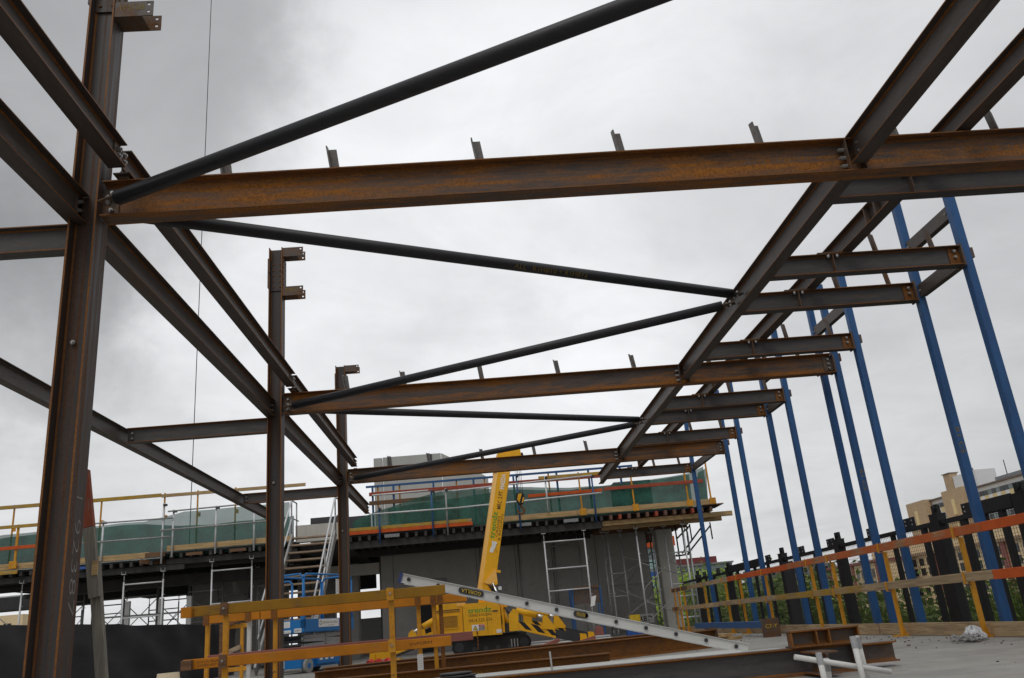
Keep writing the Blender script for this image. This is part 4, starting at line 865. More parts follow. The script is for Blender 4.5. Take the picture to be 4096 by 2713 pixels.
for x in (-11.0, -8.1, -6.9): MB().bb((x, 23.99, 3.04 if x < -9 else 3.17), (x+.45, 24.018, 3.11 if x < -9 else 3.25)).build('side_form', 'blue_rail' if x < -9 else 'brown_timber', E_)
MB().bb((-13.2, 26, 2.55), (-5.3, 26.4, 2.85)).build('edge_beam', 'joist_dark', E_)
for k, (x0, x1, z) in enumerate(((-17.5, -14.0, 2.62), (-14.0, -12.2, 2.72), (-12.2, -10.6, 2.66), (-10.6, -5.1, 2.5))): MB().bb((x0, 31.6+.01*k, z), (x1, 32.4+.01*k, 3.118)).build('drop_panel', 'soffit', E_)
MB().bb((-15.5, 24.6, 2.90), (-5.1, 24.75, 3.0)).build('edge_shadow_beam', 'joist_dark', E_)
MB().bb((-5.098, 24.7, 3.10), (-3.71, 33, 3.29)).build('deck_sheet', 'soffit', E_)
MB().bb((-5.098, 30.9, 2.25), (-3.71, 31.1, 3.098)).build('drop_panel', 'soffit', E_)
W_ = thing('concrete_wall', 'dark grey precast concrete wall with joints behind the crane', 'wall', (0, 27.7, 0))
xs = [-3.15, -2.75, -.08, 1.18, 2.37, 3.8, 5.5]
for k, (a, b) in enumerate(zip(xs, xs[1:])):
    MB().bb((a+.008, 27.6, 0), (b-.008, 27.8, 3.16)).build('panel', 'wall_grey', W_)
MB().bb((-3.2, 27.66, 0), (5.52, 27.78, 3.16)).build('joint_backing', 'dark_panel', W_)
MB().bb((-1.95, 27.55, .02), (-1.45, 27.597, 1.75)).build('door_opening', 'black_paint', W_); nb = MB().bb((-1.55, 27.57, 1.87), (-1.05, 27.597, 2.2)).build('notice', 'far_grey', W_)
for x in (.05, 1.3, 2.45): smooth_quads(MB().tube((x, 27.57, .3), (x, 27.57, 3.1), .025, 8).build('conduit', 'galv_dull', W_))
MB().bb((-5.1, 27.7, 2.5), (-3.2, 27.9, 2.85)).build('lintel', 'conc_col', W_)
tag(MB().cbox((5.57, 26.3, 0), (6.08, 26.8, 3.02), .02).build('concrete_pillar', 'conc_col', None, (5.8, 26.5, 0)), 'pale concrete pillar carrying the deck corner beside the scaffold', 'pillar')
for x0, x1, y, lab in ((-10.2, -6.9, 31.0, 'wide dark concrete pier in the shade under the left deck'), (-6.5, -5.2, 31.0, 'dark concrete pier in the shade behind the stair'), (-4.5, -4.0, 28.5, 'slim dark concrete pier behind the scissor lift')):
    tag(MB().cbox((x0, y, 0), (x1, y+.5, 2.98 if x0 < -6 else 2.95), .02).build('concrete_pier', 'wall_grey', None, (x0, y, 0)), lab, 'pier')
MB_ = MB().bb((-5.15, 24.3, 3.31), (-3.72, 24.6, 3.78)); tag(MB_.build('concrete_upstand', 'conc_col', None, (-4.4, 24.4, 3.3)), 'pale concrete upstand at the head of the stair', 'upstand')
for x, l, zt in ((-4.85, 'taller dark hoarding panel behind the stair head', 4.05), (-3.95, 'lower dark hoarding panel behind the stair head beside the column', 4.0)): tag(MB().bb((x, 24.95, 3.31), (x+.86, 25.0, zt)).build('dark_hoarding', 'dark_panel', None, (x, 25, 3.3)), l, 'hoarding')
tag(MB().bb((-6.2, 33, 0), (-3.0, 33.2, 1.3)).build('low_wall', 'precast', None, (-4.5, 33, 0)), 'low grey wall across the gap beside the grey precast wall', 'wall')
# shoring frames
def frame(x0, x1, y, z1, lab, mat='galv', z0=0., rungs=(.95, 2.05, 3.0), brace=None, group='shoring frames under the decks'):
    t = thing('shoring_frame', lab, 'scaffold', ((x0+x1)/2, y, z0), group)
    for x in (x0, x1):
        l = smooth_quads(MB().tube((x, y, z0+.18), (x, y, z1-.22), .024, 10).build('leg', mat, t))
        smooth_quads(MB().tube((x, y, z0), (x, y, z0+.2), .016, 8).build('jack_screw', 'galv_dull', l)); smooth_quads(MB().tube((x, y, z1-.24), (x, y, z1-.02), .016, 8).build('jack_screw', 'galv_dull', l))
        b = MB(); b.bb((x-.06, y-.06, z1-.02), (x+.06, y+.06, z1-.005)); b.bb((x-.06, y-.062, z1-.02), (x-.052, y+.062, z1+.07)); b.bb((x+.052, y-.062, z1-.02), (x+.06, y+.062, z1+.07)); b.build('fork_head', 'galv', l)
        for z in (z0+1.2, z0+2.2): smooth_quads(MB().tube((x+.02, y-.01, z), (x+.07, y-.03, z), .007, 6).build('brace_pin', 'galv', l))
    for z in rungs: smooth_quads(MB().tube((x0, y, z), (x1, y, z), .021, 10).build('rung', mat, t))
    if brace:
        for za, zb, yb in brace: smooth_quads(MB().tube((x0, y+.03, za), (x1, y+yb, zb), .014, 8).build('cross_brace', 'galv_dull', t))
    return t
frame(1.90, 3.06, 24.22, 2.97, 'bright galvanised shoring frame in front of the grey wall', rungs=(1.37, 1.97, 2.72))
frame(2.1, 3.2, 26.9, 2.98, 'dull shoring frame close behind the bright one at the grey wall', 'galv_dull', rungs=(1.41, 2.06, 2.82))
frame(3.76, 4.30, 25.4, 2.98, 'narrow shoring frame at the end of the grey wall', 'galv_dull', rungs=(1.1, 1.75), brace=None)
frame(3.93, 5.31, 25.6, 2.98, 'cross braced shoring frame before the concrete pillar', rungs=(), brace=((.35, 1.15, .05), (1.35, .75, .05), (1.5, 2.3, .05), (2.35, 1.95, .05)))
frame(5.62, 6.32, 25.3, 3.0, 'tall shoring frame overlapping the concrete pillar', rungs=(.35, .95, 1.3, 2.2), brace=((.4, 1.1, .05), (2.0, 1.6, .05)))
frame(4.55, 5.45, 26.7, 2.98, 'dull shoring frame in the shade behind the cross braced one', 'galv_dull', brace=((.3, 1.4, 0), (1.4, .5, .02), (1.5, 2.4, 0)))
frame(4.62, 6.0, 24.5, 2.93, 'slim braced shoring frame at the deck edge before the pillar', 'galv', rungs=(), brace=((.9, .35, .9), (.3, 1.2, .9), (1.95, 1.55, .9), (1.2, 2.2, .9)))
frame(6.35, 6.7, 26.9, 3.0, 'narrow dull shoring frame just past the concrete pillar', 'galv_dull', rungs=(.5, 1.1, 1.7, 2.3))
frame(-9.85, -8.78, 24.26, 2.84, 'bright shoring frame under the lower part of the left deck', rungs=(1.66, 2.55))
frame(-7.45, -6.35, 24.26, 2.98, 'bright shoring frame under the stepped deck beside the stair', rungs=(1.35, 1.83, 2.72))
frame(-13.7, -12.6, 24.26, 2.84, 'shoring frame under the left deck at the rust column', 'galv', rungs=(1.5, 2.5), brace=((2.4, 1.5, .03),))
k = 0
for y in (27.06, 30.06):
    for x0 in (-13.2, -11.0, -9.0, -6.9):
        k += 1
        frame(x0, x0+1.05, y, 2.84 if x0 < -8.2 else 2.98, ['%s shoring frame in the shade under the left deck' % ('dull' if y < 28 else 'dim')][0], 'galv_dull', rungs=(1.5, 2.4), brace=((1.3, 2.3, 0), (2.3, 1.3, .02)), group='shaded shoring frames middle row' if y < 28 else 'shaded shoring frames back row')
for k, x0 in enumerate((-16.2, -14.6, -12.6, -10.6)):
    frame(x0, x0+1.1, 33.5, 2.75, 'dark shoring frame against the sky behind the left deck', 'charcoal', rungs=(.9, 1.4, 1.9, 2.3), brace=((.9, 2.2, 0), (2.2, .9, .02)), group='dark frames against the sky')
frame(-3.15, -2.8, 31.5, 2.9, 'slim dark shoring frame in the gap beside the grey wall', 'charcoal', rungs=(.8, 1.3, 1.9, 2.4))
t = thing('pale_post_rail', 'row of pale short posts joined by a tube under the left deck', 'railing', (-11, 25.5, 0))
for x in (-11.0, -10.2, -9.25, -8.45): MB().cbox((x-.07, 25.45, 0), (x+.07, 25.55, 2.18), .01).build('post', 'white', t)
smooth_quads(MB().tube((-11.1, 25.42, 1.78), (-8.3, 25.42, 1.74), .024, 8).build('rail', 'galv_dull', t))
# black cloth fence along the slab
def clothf(u, v):
    y = 9+u*13.6; x = -7.25+u*.95+.02*math.sin(y*2.1)+.012*math.sin(y*5.3+v*2)
    return Vector((x+.02*math.sin(v*9+y*3), y, (1.19+.008*math.sin(y*1.7)+.005*math.sin(y*4.3))*v))
t = thing('black_cloth_fence', 'waist high fence draped with black cloth left of the stair', 'fence', (-7, 15, 0))
MB().sheet(clothf, 120, 10).build('cloth', 'black_cloth', t, smooth=True)
for k in range(8): smooth_quads(MB().tube((-7.36+k*.135, 9.2+k*1.9, 0), (-7.36+k*.135, 9.2+k*1.9, 1.17), .02, 8).build('post', 'galv_dull', t))
# ---- edge protection of the right deck
def mesh_sheet(name, lab, tops, y, zb, mat, amp=.03, n=140):
    xs_ = [p[0] for p in tops]
    def topz(x):
        for (xa, za), (xb, zb_) in zip(tops, tops[1:]):
            if x <= xb: return za+(zb_-za)*(x-xa)/(xb-xa)
        return tops[-1][1]
    def fn(u, v):
        x = xs_[0]+(xs_[-1]-xs_[0])*u; zt = topz(x)-.012*abs(math.sin(x*1.9))
        return Vector((x, y+amp*math.sin(x*2.3+v*2)*(.3+v)+.4*amp*math.sin(x*6.1-v*3), zb+(zt-zb)*v))
    return tag(MB().sheet(fn, n, 8).build(name, mat, None, (xs_[0], y, zb), smooth=True), lab, 'netting', 'green netting on the decks')
mesh_sheet('green_netting', 'green netting along the deck edge behind the crane boom', [(-3.5, 3.75), (-2.85, 3.99), (-1.0, 4.41), (1.1, 4.36), (2.8, 4.22), (4.0, 4.17), (6.4, 4.35), (6.8, 4.5)], 24.18, 3.36, 'green_mesh')
mesh_sheet('green_netting', 'second green netting further back on the right deck', [(-2.6, 4.2), (1.0, 4.45), (3.0, 4.3), (6.6, 4.45)], 25.2, 3.36, 'green_mesh', .05)
def endnet(u, v): return Vector((6.78+.12*v+.05*math.sin(u*9), 24.2+u*1.5, 3.36+v*(1.15-.1*u)))
tag(MB().sheet(endnet, 14, 6).build('green_netting', 'green_mesh', None, (6.8, 24.2, 3.36), True), 'green netting gathered at the outer corner of the right deck', 'netting', 'green netting on the decks')
mesh_sheet('green_netting', 'green netting along the left deck with sagging top', [(-15.2, 4.10), (-13.2, 4.18), (-10.6, 4.23), (-9.34, 4.24), (-8.28, 4.43), (-6.47, 4.43), (-5.3, 4.47)], 24.18, 3.2, 'green_mesh_thin')
mesh_sheet('green_netting', 'dense lower band of green netting on the left deck', [(-15.2, 4.04), (-12.2, 4.16), (-10.6, 4.20), (-9.4, 4.19), (-8.4, 4.06), (-7.5, 4.02), (-5.2, 4.08)], 24.32, 3.2, 'green_mesh', .04)
G = thing('deck_guardrail', 'mixed timber and tube edge protection on the right deck', 'guardrail', (2, 24, 3.3))
for a, b, m in (((-3.58, 23.98, 3.346), (-.10, 24.02, 3.44), 'orange_plank'), ((-3.58, 23.99, 3.445), (-.12, 24.03, 3.535), 'yellow_plank'), ((.80, 23.98, 3.365), (2.9, 24.02, 3.515), 'pine'), ((2.91, 23.975, 3.37), (6.88, 24.015, 3.52), 'pine'),
                ((1.9, 24.06, 4.49), (4.2, 24.10, 4.585), 'yellow_plank'), ((4.21, 24.06, 4.50), (6.5, 24.10, 4.60), 'yellow_plank'), ((1.55, 24.06, 4.0), (3.72, 24.10, 4.09), 'orange_plank'), ((3.77, 24.055, 4.02), (6.7, 24.095, 4.12), 'red_plank')):
    MB().cbox(a, b, .004).build('plank', m, G)
for x in (3.08, 4.61, 6.20, 6.87):
    p = MB().cbox((x-.022, 24.101, 3.35), (x+.022, 24.14, 4.62), .004).build('guard_post', 'yellow_paint', G); MB().bb((x-.09, 23.95, 3.36), (x+.09, 23.974, 3.55)).build('shoe', 'yellow_paint', p)
for x, z0, z1, m in ((-1.22, 3.10, 4.43, 'blue_paint'), (-.81, 3.12, 4.44, 'galv_dull'), (1.25, 3.12, 4.67, 'blue_paint'), (2.08, 3.52, 4.56, 'galv'), (3.43, 3.12, 4.50, 'blue_paint'), (-2.72, 3.05, 4.05, 'blue_paint')):
    smooth_quads(MB().tube((x, 23.93, z0), (x, 23.93, z1), .025, 10).build('standard', m, G)); MB().box((x+.03, 23.90, z1-.06), (.08, .07, .06)).build('coupler', 'charcoal', G)
for x0, z0, x1, z1 in ((-2.9, 4.40, -1.3, 4.41), (-.62, 4.34, 3.44, 4.46), (-2.9, 3.87, -.5, 3.85), (-.55, 3.85, 3.66, 3.94)): smooth_quads(MB().tube((x0, 23.88, z0), (x1, 23.88, z1), .023, 10).build('ledger', 'galv', G))
G = thing('deck_guardrail', 'galvanised tube edge protection with pine toe boards on the left deck', 'guardrail', (-9, 24, 3.2))
for a, b, m in (((-15.4, 23.97, 3.19), (-9.1, 24.01, 3.345), 'pine'), ((-8.62, 23.97, 3.33), (-5.2, 24.01, 3.475), 'pine'), ((-15.4, 23.9, 4.30), (-12.0, 23.94, 4.39), 'yellow_plank'), ((-15.4, 23.9, 3.72), (-11.9, 23.94, 3.81), 'orange_plank'), ((-15.4, 23.9, 3.06), (-12.6, 23.94, 3.16), 'yellow_plank'), ((-9.2, 23.95, 3.20), (-8.66, 23.99, 3.33), 'brown_timber')):
    MB().cbox(a, b, .004).build('plank', m, G)
p = MB().cbox((-12.75, 23.945, 3.2), (-12.69, 23.99, 4.4), .004).build('guard_post', 'yellow_paint', G); MB().bb((-12.82, 23.86, 3.2), (-12.62, 23.895, 3.4)).build('shoe', 'yellow_paint', p)
for x, z0, z1 in ((-10.38, 3.0, 4.30), (-8.74, 3.0, 4.66), (-8.46, 3.16, 4.46), (-7.28, 3.15, 4.47), (-6.22, 3.14, 4.47)):
    smooth_quads(MB().tube((x, 23.92, z0), (x, 23.92, z1), .026, 10).build('standard', 'galv', G)); MB().box((x+.05, 23.89, z1-.06), (.1, .07, .06)).build('coupler', 'charcoal', G)
for x0, z0, x1, z1 in ((-10.9, 4.24, -8.45, 4.22), (-8.6, 4.41, -5.3, 4.46), (-10.9, 3.73, -8.5, 3.71), (-8.8, 3.90, -5.4, 3.92)): smooth_quads(MB().tube((x0, 23.86, z0), (x1, 23.86, z1), .022, 10).build('ledger', 'galv_dull', G))
G = thing('back_guardrail', 'yellow posts with timber top rail along the back of the left deck', 'guardrail', (-10, 26, 3.3))
MB().cbox((-15.6, 25.98, 5.22), (-9.6, 26.02, 5.33), .004).build('plank', 'yellow_plank', G); MB().cbox((-9.59, 25.98, 5.20), (-5.2, 26.02, 5.30), .004).build('plank', 'pine', G)
for x in (-14.0, -11.4, -9.5, -8.5, -7.35, -6.2):
    MB().cbox((x-.022, 26.021, 3.31), (x+.022, 26.06, 5.34), .004).build('guard_post', 'yellow_paint', G); MB().box((x+.06, 26.05, 4.6), (.07, .03, .12)).build('clip', 'yellow_paint', G)
# ---- upper level behind
tag(MB().bb((-4.2, 25.6, 3.35), (6.4, 36, 3.60)).build('upper_slab', 'wall_grey', None, (0, 25.6, 3.35)), 'concrete slab on top of the right deck', 'slab')
G = thing('upper_guardrail', 'blue tube guardrail with red planks above the right deck', 'guardrail', (1, 25.5, 3.6))
MB().bb((-3.3, 25.67, 4.93), (5.0, 25.73, 4.99)).build('top_rail', 'blue_paint', G)
for x in (-3.1, -2.46, -1.23, .01, 1.25, 2.6, 3.6, 4.6): MB().bb((x-.03, 25.67, 3.6), (x+.03, 25.73, 4.93)).build('post', 'blue_paint', G)
for x in (-2.95, -2.28, -.52, .35, 2.35): MB().bb((x-.022, 25.75, 3.6), (x+.022, 25.80, 4.95)).build('yellow_post', 'yellow_paint', G)
MB().cbox((-3.2, 25.60, 4.66), (5.6, 25.65, 4.77), .004).build('plank', 'red_plank', G); MB().cbox((-3.2, 25.58, 4.38), (-.9, 25.63, 4.50), .004).build('plank', 'brown_timber', G)
for x0, x1, zt in ((-3.55, -3.25, 6.72), (-3.22, -1.12, 6.73)):
    t = tag(MB().bb((x0, 30, 3.62), (x1, 30.2, zt)).build('precast_panel', 'precast', None, (x0, 30, 3.6)), ('narrow' if x1-x0 < 1 else 'tall wide')+' pale precast panel standing on the upper slab', 'panel')
t = tag(MB().poly([(-1.10, 30, 3.62), (.55, 30, 3.62), (.55, 30, 5.7), (-.41, 30, 6.34), (-1.10, 30, 6.73)], (0, .2, 0)).build('precast_panel', 'precast', None, (-1, 30, 3.6)), 'pale precast panel with sloping top on the upper slab', 'panel')
for x, l in ((-3.05, 'dark steel plate at the edge of the tall panel next to the narrow one'), (-1.58, 'dark steel plate of the tall panel next to the sloping one')): tag(MB().bb((x, 29.97, 6.36), (x+.14, 29.998, 6.72)).build('lifting_plate', 'charcoal', None, (x, 29.98, 6.36)), l, 'plate')
tag(MB().bb((6.0, 35.5, 3.6), (7.6, 36.5, 6.0)).build('plant_cabinet', 'dark_panel', None, (6.8, 36, 3.6)), 'dark cabinet on the upper slab behind the netting corner', 'cabinet')
# brackets below the right corner, cage, small site things
t = thing('edge_bracket', 'dark tubular bracket hung under the outer corner of the right deck', 'bracket', (6.6, 25.4, 2.4))
for x in (6.45, 6.78, 7.08):
    smooth_quads(MB().tube((x, 25.4, 2.5), (x, 25.4, 3.0), .022, 8).build('hanger', 'charcoal', t))
for a, b in (((6.1, 25.42, 2.16), (6.78, 25.42, 2.85)), ((6.25, 25.42, 2.12), (7.08, 25.42, 2.9)), ((5.9, 25.42, 2.1), (6.3, 25.42, 2.12)), ((6.0, 25.42, 2.1), (6.0, 25.42, 3.0)), ((6.2, 25.42, 2.1), (6.2, 25.42, 3.0)), ((6.0, 25.42, 2.6), (6.45, 25.42, 2.95))): smooth_quads(MB().tube(a, b, .024, 8).build('strut', 'charcoal', t))
t = thing('mesh_cage', 'rusty blue mesh cage trolley standing before the grey wall', 'cage', (3.0, 24.6, 0))
for x in (2.55, 3.35):
    for y in (24.3, 24.95): MB().bb((x-.025, y-.025, 0), (x+.025, y+.025, 1.42)).build('corner_post', 'blue_paint', t)
for z in (.10, 1.38): MB().bb((2.576, 24.28, z), (3.324, 24.32, z+.04)).build('frame_bar', 'rust_edge', t); MB().bb((2.576, 24.93, z), (3.324, 24.97, z+.04)).build('frame_bar', 'blue_paint', t)
MB().bb((2.58, 24.33, .95), (3.32, 24.34, 1.37)).build('cover_sheet', 'steel_plate', t)
m = MB()
for k in range(15): m.bb((2.58+k*.05, 24.30, .14), (2.584+k*.05, 24.304, 1.38))
for k in range(17): m.bb((2.576, 24.305, .14+k*.05), (3.324, 24.309, .144+k*.05))
tag(m.build('mesh', 'galv_dull', t), None, None, None, 'stuff')
tag(MB().poly([(2.94, 23.6, .86), (3.06, 23.6, .88), (3.13, 23.6, 1.14), (3.00, 23.6, 1.12)], (0, .01, 0)).build('paper_sheet', 'white_board', None, (3, 23.6, .9)), 'white paper sheet clipped at the mesh cage', 'paper')
tag(MB().poly([(2.98, 23.63, .02), (3.25, 23.63, .02), (3.22, 23.63, .30), (3.12, 23.63, .36), (3.02, 23.63, .31)], (0, .18, 0)).build('red_bag', 'red_timber', None, (3.1, 23.7, 0)), 'red bag slumped under the white paper sheet', 'bag')
tag(MB().cbox((3.95, 24.1, 0), (4.45, 24.4, .32), .02).build('blue_toolbox', 'blue_rail', None, (4.2, 24.2, 0)), 'blue toolbox on the floor by the narrow frame', 'toolbox')
tag(MB().cbox((4.12, 24.45, 0), (4.42, 24.6, .55), .03).build('yellow_drum', 'yellow_ink', None, (4.3, 24.5, 0)), 'bright yellow can behind the blue toolbox', 'can')
t = thing('warning_fence', 'grey mesh fence panel with white lettered sign in the shade before the wall end', 'fence', (5, 27.3, 0))
for x in (4.0, 5.45): smooth_quads(MB().tube((x, 27.3, 0), (x, 27.3, 1.5), .02, 8).build('post', 'galv_dull', t))
for z in (.1, 1.48): smooth_quads(MB().tube((4.0, 27.3, z), (5.45, 27.3, z), .018, 8).build('rail', 'galv_dull', t))
m = MB()
for k in range(29): m.bb((4.0+k*.05, 27.298, .1), (4.003+k*.05, 27.302, 1.48))
tag(m.build('mesh', 'galv_dull', t), None, None, None, 'stuff')
sg = MB().bb((4.55, 27.26, .28), (5.35, 27.28, .55)).build('sign', 'white_board', t); text(sg, 'TURBO', 'black_ink', (4.60, 27.258, .33), (1, 0, 0), (0, 0, 1), .7, .16, .02)
random.seed(3)
for k in range(7):
    y = 20.3+k*.09; tag(smooth_quads(MB().tube((.9, y+1.9, .05+.05*(k % 2)), (3.2, y+1.9+random.uniform(-.1, .1), .05+.05*(k % 2)), .024, 8).build('scaffold_tube', 'galv', None, (.9, y+1.9, 0))), 'galvanised scaffold tube in the pile behind the striped outrigger', 'tube', 'scaffold tubes piled on the floor')
for x, y, a, lab in ((1.2, 19.2, .5, 'pinkish short timber leaning near the striped outrigger'), (1.9, 19.0, -.3, 'brown short timber lying before the striped outrigger')):
    tag(MB().bar((x, y, .05), (x+.5*math.cos(a), y+.5*math.sin(a), .16), .09, .07).build('timber_offcut', 'red_timber', None, (x, y, 0)), lab, 'timber')
tag(smooth_quads(MB().path([(-2.5+.06*k, 19.0+.1*math.sin(k*1.3), .06+.04*math.sin(k*2.1)) for k in range(9)], .05, 8).build('red_hose', 'red', None, (-2.4, 19, 0))), 'coiled red hose by the orange crane foot plate', 'hose')
# ------------------------------------------------------------------ far buildings
def grid_windows(mb_parent, face, u0, u1, z0, z1, nu, nz, fw, fh, mat, frame_mat=None, depth=.25, name='window'):
    # face(u, z, out) -> point; windows as recessed panes with a reveal frame
    for i in range(nu):
        for j in range(nz):
            uc = u0+(i+.5)*(u1-u0)/nu; zc = z0+(j+.5)*(z1-z0)/nz; a = (u1-u0)/nu*fw/2; b = (z1-z0)/nz*fh/2
            p = [face(uc-a, zc-b, .02), face(uc+a, zc-b, .02), face(uc+a, zc+b, .02), face(uc-a, zc+b, .02)]
            n = (face(uc, zc, 1)-face(uc, zc, 0))
            m = mat[(i*3+j*5) % len(mat)] if isinstance(mat, list) else mat
            wn = MB().poly(p, n*.06).build(name, m, mb_parent)
            if frame_mat:
                s = face(uc-a-.12, zc-b-.25, 0); MB().poly([face(uc-a-.12, zc-b-.22, .02), face(uc+a+.12, zc-b-.22, .02), face(uc+a+.12, zc-b-.02, .02), face(uc-a-.12, zc-b-.02, .02)], n*.25).build('sill', frame_mat, wn)
                MB().poly([face(uc-.06, zc-b, .09), face(uc+.06, zc-b, .09), face(uc+.06, zc+b, .09), face(uc-.06, zc+b, .09)], n*.05).build('mullion', frame_mat, wn)
def faceX(X): return lambda u, z, o: Vector((X-o, u, z))
def faceY(Y): return lambda u, z, o: Vector((u, Y-o, z))
# office slab on the right, faces along X
s_ = 1.65
T = thing('apartment_slab', 'pale tall slab block with brown brick stair towers and coloured panels', 'building', (150, 240, -14))
def z_(z): return z*s_+CH
MB().bb((142.5, 180, -14), (158, 269, z_(15.6))).build('wall', 'tower_white', T)
MB().bb((141.6, 180, z_(15.6)), (159, 258, z_(15.85))).build('roof', 'roof_brown', T)
for y0, y1, zt in ((257, 268.2, 16.0), (235, 246, 16.35)):
    bt = MB().bb((139.8, y0, -14), (143, y1, z_(zt))).build('brick_tower', 'brown_brick', T)
    for zz in (z_(zt)-5, z_(zt)-12, z_(zt)-19):
        MB().bb((139.5, (y0+y1)/2-.7, zz-2.2), (139.798, (y0+y1)/2+.7, zz+2.2)).build('stair_window', 'tower_cream', bt)
cm = MB().bb((143.5, 245.5, z_(15.85)), (146, 249, z_(19.6))).build('chimney', 'brown_brick', T); MB().bb((143.2, 245.2, z_(19.6)), (146.3, 249.3, z_(19.75))).build('chimney_cap', 'roof_brown', cm)
MB().bb((144, 233, z_(15.85)), (150, 245, z_(18.9))).build('plant_room', 'tower_white', T); MB().bb((143.5, 205, z_(15.85)), (152, 224, z_(16.6))).build('roof_hatch', 'far_grey', T)
for j in range(7):
    zb = z_(15.6)-1.2-j*3.25
    for (y0, y1) in ((246.2, 256.8), (181, 234.8)):
        n = int((y1-y0)/1.9)
        for k in range(n):
            a = y0+k*(y1-y0)/n; b = a+(y1-y0)/n-.12
            MB().bb((142.3, a, zb-1.25), (142.497, b, zb)).build('window', ['window_dark', 'window_mid', 'window_mid', 'window_dark', 'window_dark'][(k*7+j*3) % 5], T)
            MB().bb((142.35, a, zb-2.75), (142.497, b, zb-1.35)).build('panel', ['tower_cream', 'tower_white'][(k+j) % 2], T)
for y, z in ((237, 21), (243, 21), (222, 19)): smooth_quads(MB().tube((146, y, z_(16)), (146, y, z_(16)+z*.28), .12, 6).build('antenna', 'charcoal', T))
S2 = thing('sandstone_building', 'sandstone building with rows of dark windows behind the mesh fence', 'building', (125, 200, -14))
MB().bb((124.5, 150, -14), (136, 268, 9.6)).build('wall', 'sandstone', S2)
MB().bb((123.6, 150, 9.6), (136.5, 269, 10.4)).build('cornice', 'sandstone_dark', S2); MB().bb((124.8, 150, 10.4), (136, 268, 12.8)).build('parapet', 'sandstone', S2)
for y in (262, 246, 230, 214, 198, 182, 166): MB().bb((123.9, y-.9, -14), (124.497, y+.9, 9.58)).build('brick_pier', 'red_brick', S2)
for k in range(6):
    y = 150+k*20; MB().poly([(124.7, y, 12.8), (124.7, y+9, 12.8), (124.7, y+4.5, 15)], (6, 0, 0)).build('gable', ['sandstone', 'roof_brown'][k % 2], S2)
for k in range(7):
    y0 = 151+k*16; grid_windows(S2, faceX(124.5), y0, y0+13, -9.4, 9.1, 3, 7, .6, .74, 'window_dark', None)
S3 = thing('sandstone_building', 'lower sandstone building with brick corners seen left of the tall slab', 'building', (118, 262, -14))
MB().bb((113, 240, -14), (122.5, 275, 9.0)).build('wall', 'sandstone', S3); MB().bb((112.4, 239.5, 9.0), (122.5, 275.5, 9.8)).build('cornice', 'red_brick', S3)
for y in (240.6, 257, 274): MB().bb((112.6, y-.7, -14), (112.997, y+.7, 8.98)).build('brick_pier', 'red_brick', S3)
grid_windows(S3, faceX(113), 242, 256, -9, 8, 4, 5, .55, .66, ['window_dark', 'window_mid'], 'sandstone_dark'); grid_windows(S3, faceX(113), 258, 273, -9, 8, 4, 5, .55, .66, ['window_dark', 'window_mid'], 'sandstone_dark')
S4 = thing('glass_building', 'green glass office building with maroon roof storey behind the pillar', 'building', (48, 180, -14))
MB().bb((32, 180, -14), (53.5, 200, 9.4)).build('wall', 'far_grey', S4); MB().bb((40, 183, 9.4), (51.2, 198, 11.2)).build('roof_storey', 'maroon', S4); MB().bb((31.8, 179.7, 9.4), (53.8, 200, 9.75)).build('roof_edge', 'far_grey', S4)
grid_windows(S4, faceY(180), 32.4, 53.2, -12, 9.3, 12, 11, .9, .84, ['teal_glass', 'teal_glass', 'window_mid'], None, name='pane')
MB().bb((32, 179.5, -1.5), (53.5, 179.97, -.2)).build('spandrel', 'maroon', S4)
S5 = thing('glass_building', 'taller green glass block with orange band seen beside the pillar', 'building', (32, 165, -14))
MB().bb((29, 165, -14), (38.2, 178, 17)).build('wall', 'far_grey', S5); MB().bb((28.8, 164.6, 12.8), (38.4, 164.97, 14.6)).build('orange_band', 'orange_plank', S5); MB().bb((28.8, 164.6, 7.2), (38.4, 164.97, 8.2)).build('blue_band', 'blue_rail', S5)
grid_windows(S5, faceY(165), 29.2, 38.0, -12, 16.8, 5, 14, .9, .8, ['teal_glass', 'window_mid'], None, name='pane')
S6 = thing('apartment_block', 'distant pale apartment block among the trees', 'building', (85, 300, -14))
MB().bb((98, 300, -14), (126, 318, 12.5)).build('wall', 'far_grey', S6); grid_windows(S6, faceY(300), 98.5, 125.5, -8, 12, 14, 7, .55, .55, ['window_dark', 'red_brick'], None)
S7 = thing('apartment_block', 'beige apartment block glimpsed under the left deck', 'building', (-72, 130, -14))
MB().bb((-82, 130, -14), (-67, 145, 8.5)).build('wall', 'sandstone', S7); grid_windows(S7, faceY(130), -81, -68, -8, 8, 6, 6, .5, .5, ['window_dark', 'tower_white'], None)
S8 = thing('shopfront_row', 'low red brick shops with white awnings beyond the mesh fence', 'building', (75, 130, -14))
MB().bb((76, 118, -14), (84, 150, -6.5)).build('wall', 'red_brick', S8)
for k in range(4): MB().poly([(73.5, 120+k*7, -9.6), (73.5, 125.5+k*7, -9.6), (76, 125.5+k*7, -7.6), (76, 120+k*7, -7.6)], (0, 0, .15)).build('awning', 'white_board', S8)
grid_windows(S8, faceX(76), 119, 149, -13, -9.8, 9, 1, .7, .8, 'window_dark', None)
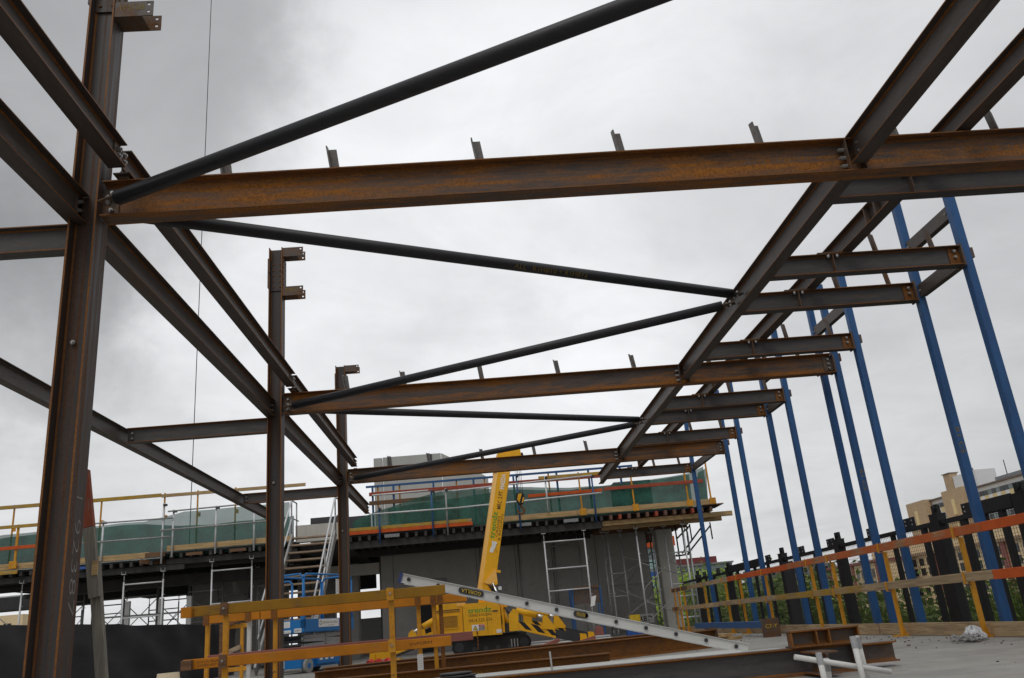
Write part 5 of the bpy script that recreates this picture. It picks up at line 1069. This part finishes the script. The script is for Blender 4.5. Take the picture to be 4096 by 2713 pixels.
# ------------------------------------------------------------------ trees
def tree_proto(name, lab, seed, H_, Rr, leafmat, nl, group):
    random.seed(seed)
    t = thing(name, lab, 'tree', (0, 0, 0), group)
    tb = MB(); th_ = H_*.42
    tb.tube((0, 0, 0), (.15, .1, th_), .28, 8, 0, .18)
    cl = []
    for k in range(9):
        a = k*2.4+random.uniform(-.3, .3); r = Rr*random.uniform(.35, .8); z = H_*random.uniform(.5, .86)
        e = Vector((r*math.cos(a), r*math.sin(a), z)); tb.tube((.15, .1, th_*random.uniform(.75, 1)), e, .1, 6, 0, .03); cl.append((e, Rr*random.uniform(.33, .52)))
    cl.append((Vector((0, 0, H_*.86)), Rr*.5))
    for k in range(26):
        a = random.uniform(0, 6.28); r = Rr*random.uniform(.45, 1.0); z = H_*(.45+.5*random.random()*math.sqrt(max(.05, 1-(r/Rr)**2*.8))); cl.append((Vector((r*math.cos(a), r*math.sin(a), z)), Rr*random.uniform(.16, .3)))
    tb.build('trunk', 'bark', t)
    V, F = [], []
    tot = sum(q[1]**2 for q in cl)
    for c, r in cl:
        for _ in range(int(nl*r*r/tot)):
            d = Vector((random.gauss(0, 1), random.gauss(0, 1), random.gauss(0, .8))).normalized()*r*(random.random()**.33)*random.uniform(.75, 1.12)
            p = c+d; u = Vector((random.gauss(0, 1), random.gauss(0, 1), random.gauss(0, .6))).normalized(); v = u.orthogonal().normalized()*random.uniform(.05, .095); u *= random.uniform(.09, .16)
            o = len(V); V += [p-u, p+v, p+u, p-v]; F.append((o, o+1, o+2, o+3))
    mb = MB(); mb.add(V, F); mb.build('crown', leafmat, t)
    return t
pa = tree_proto('street_tree', 'bright green round tree close behind the concrete pillar', 1, 15.5, 4.6, 'leaf_bright', 34000, 'trees beyond the fence')
pb = tree_proto('street_tree', 'dark green broad tree beyond the mesh fence', 2, 14.0, 5.2, 'leaf_dark', 34000, 'trees beyond the fence')
def put(o, az, dist, topel, label, rot, sc=1.0):
    a = R(az); x, y = dist*math.sin(a), dist*math.cos(a); return (x, y, -14), rot
first = {'a': True, 'b': True}
spots = [('a', 13.4, 50, 2.4, 'bright green tree right beside the concrete pillar'), ('a', 15.0, 47, 2.2, 'bright green tree just right of the pillar behind the black fence'), ('b', 16.6, 44, 1.4, 'dark green tree in front of the glass building end'),
         ('b', 18.3, 40, 1.2, 'dark green tree below the distant pale apartment block'), ('a', 20.0, 46, 1.35, 'bright green tree in front of the distant pale block'), ('b', 21.6, 42, 1.4, 'bushy dark green tree right of the distant pale block'),
         ('b', 23.2, 38, -.4, 'low dark tree before the lower sandstone corner'), ('b', 25.0, 40, -1.0, 'small dark tree under the lower sandstone building'), ('b', 30.5, 44, -.5, 'low dark tree under the sandstone windows'), ('b', 31.6, 36, -.3, 'dark tree below the widest orange plank'), ('b', 33.2, 40, -.3, 'dark tree at the foot of the sandstone block by the near corner'),
         ('b', 14.2, 62, 2.2, 'tall dark tree partly hidden behind the bright pillar tree'), ('a', 11.4, 55, 1.4, 'bright tree glimpsed between pillar and grey wall'), ('b', 35.2, 38, .4, 'dark tree past the near end of the mesh fence'), ('b', 27.4, 52, -3.2, 'small dark street tree down among the brick shops')]
for k, (kind, az, dist, el, lab) in enumerate(spots):
    a = R(az); x, y = dist*math.sin(a), dist*math.cos(a); H_ = 15.5 if kind == 'a' else 14.0
    want = dist*math.tan(R(el))+CH+14; sc = want/(H_*.99)
    src = pa if kind == 'a' else pb
    if first[kind]:
        first[kind] = False; src.location = (x, y, -14); src['label'] = lab; src.scale = (sc*1.05, sc*1.05, sc); o = src
    else: o = dup(src, (x, y, -14), lab, k*1.7, (sc*(1+.12*math.sin(k)), sc*(1+.12*math.cos(k)), sc))

# ------------------------------------------------------------------ grit and scraps on the slab
random.seed(21)
m = MB()
for k in range(520):
    y = random.uniform(5.2, 24); x = random.uniform(-2.5, 5.0) if random.random() < .6 else 5.0-abs(random.gauss(0, .35))
    s_ = random.uniform(.004, .014); a = random.uniform(0, 6.28); rm = Matrix.Rotation(a, 3, 'Z')
    m.box((x, y, s_*.4), (s_*random.uniform(1, 2.6), s_, s_*.8), random.choice((0, 0, 1, 2)), rm)
tag(m.build('site_grit', ['brown_timber', 'charcoal', 'precast'], None, (2, 10, 0)), 'scattered chips and grit on the concrete floor', 'grit', None, 'stuff')
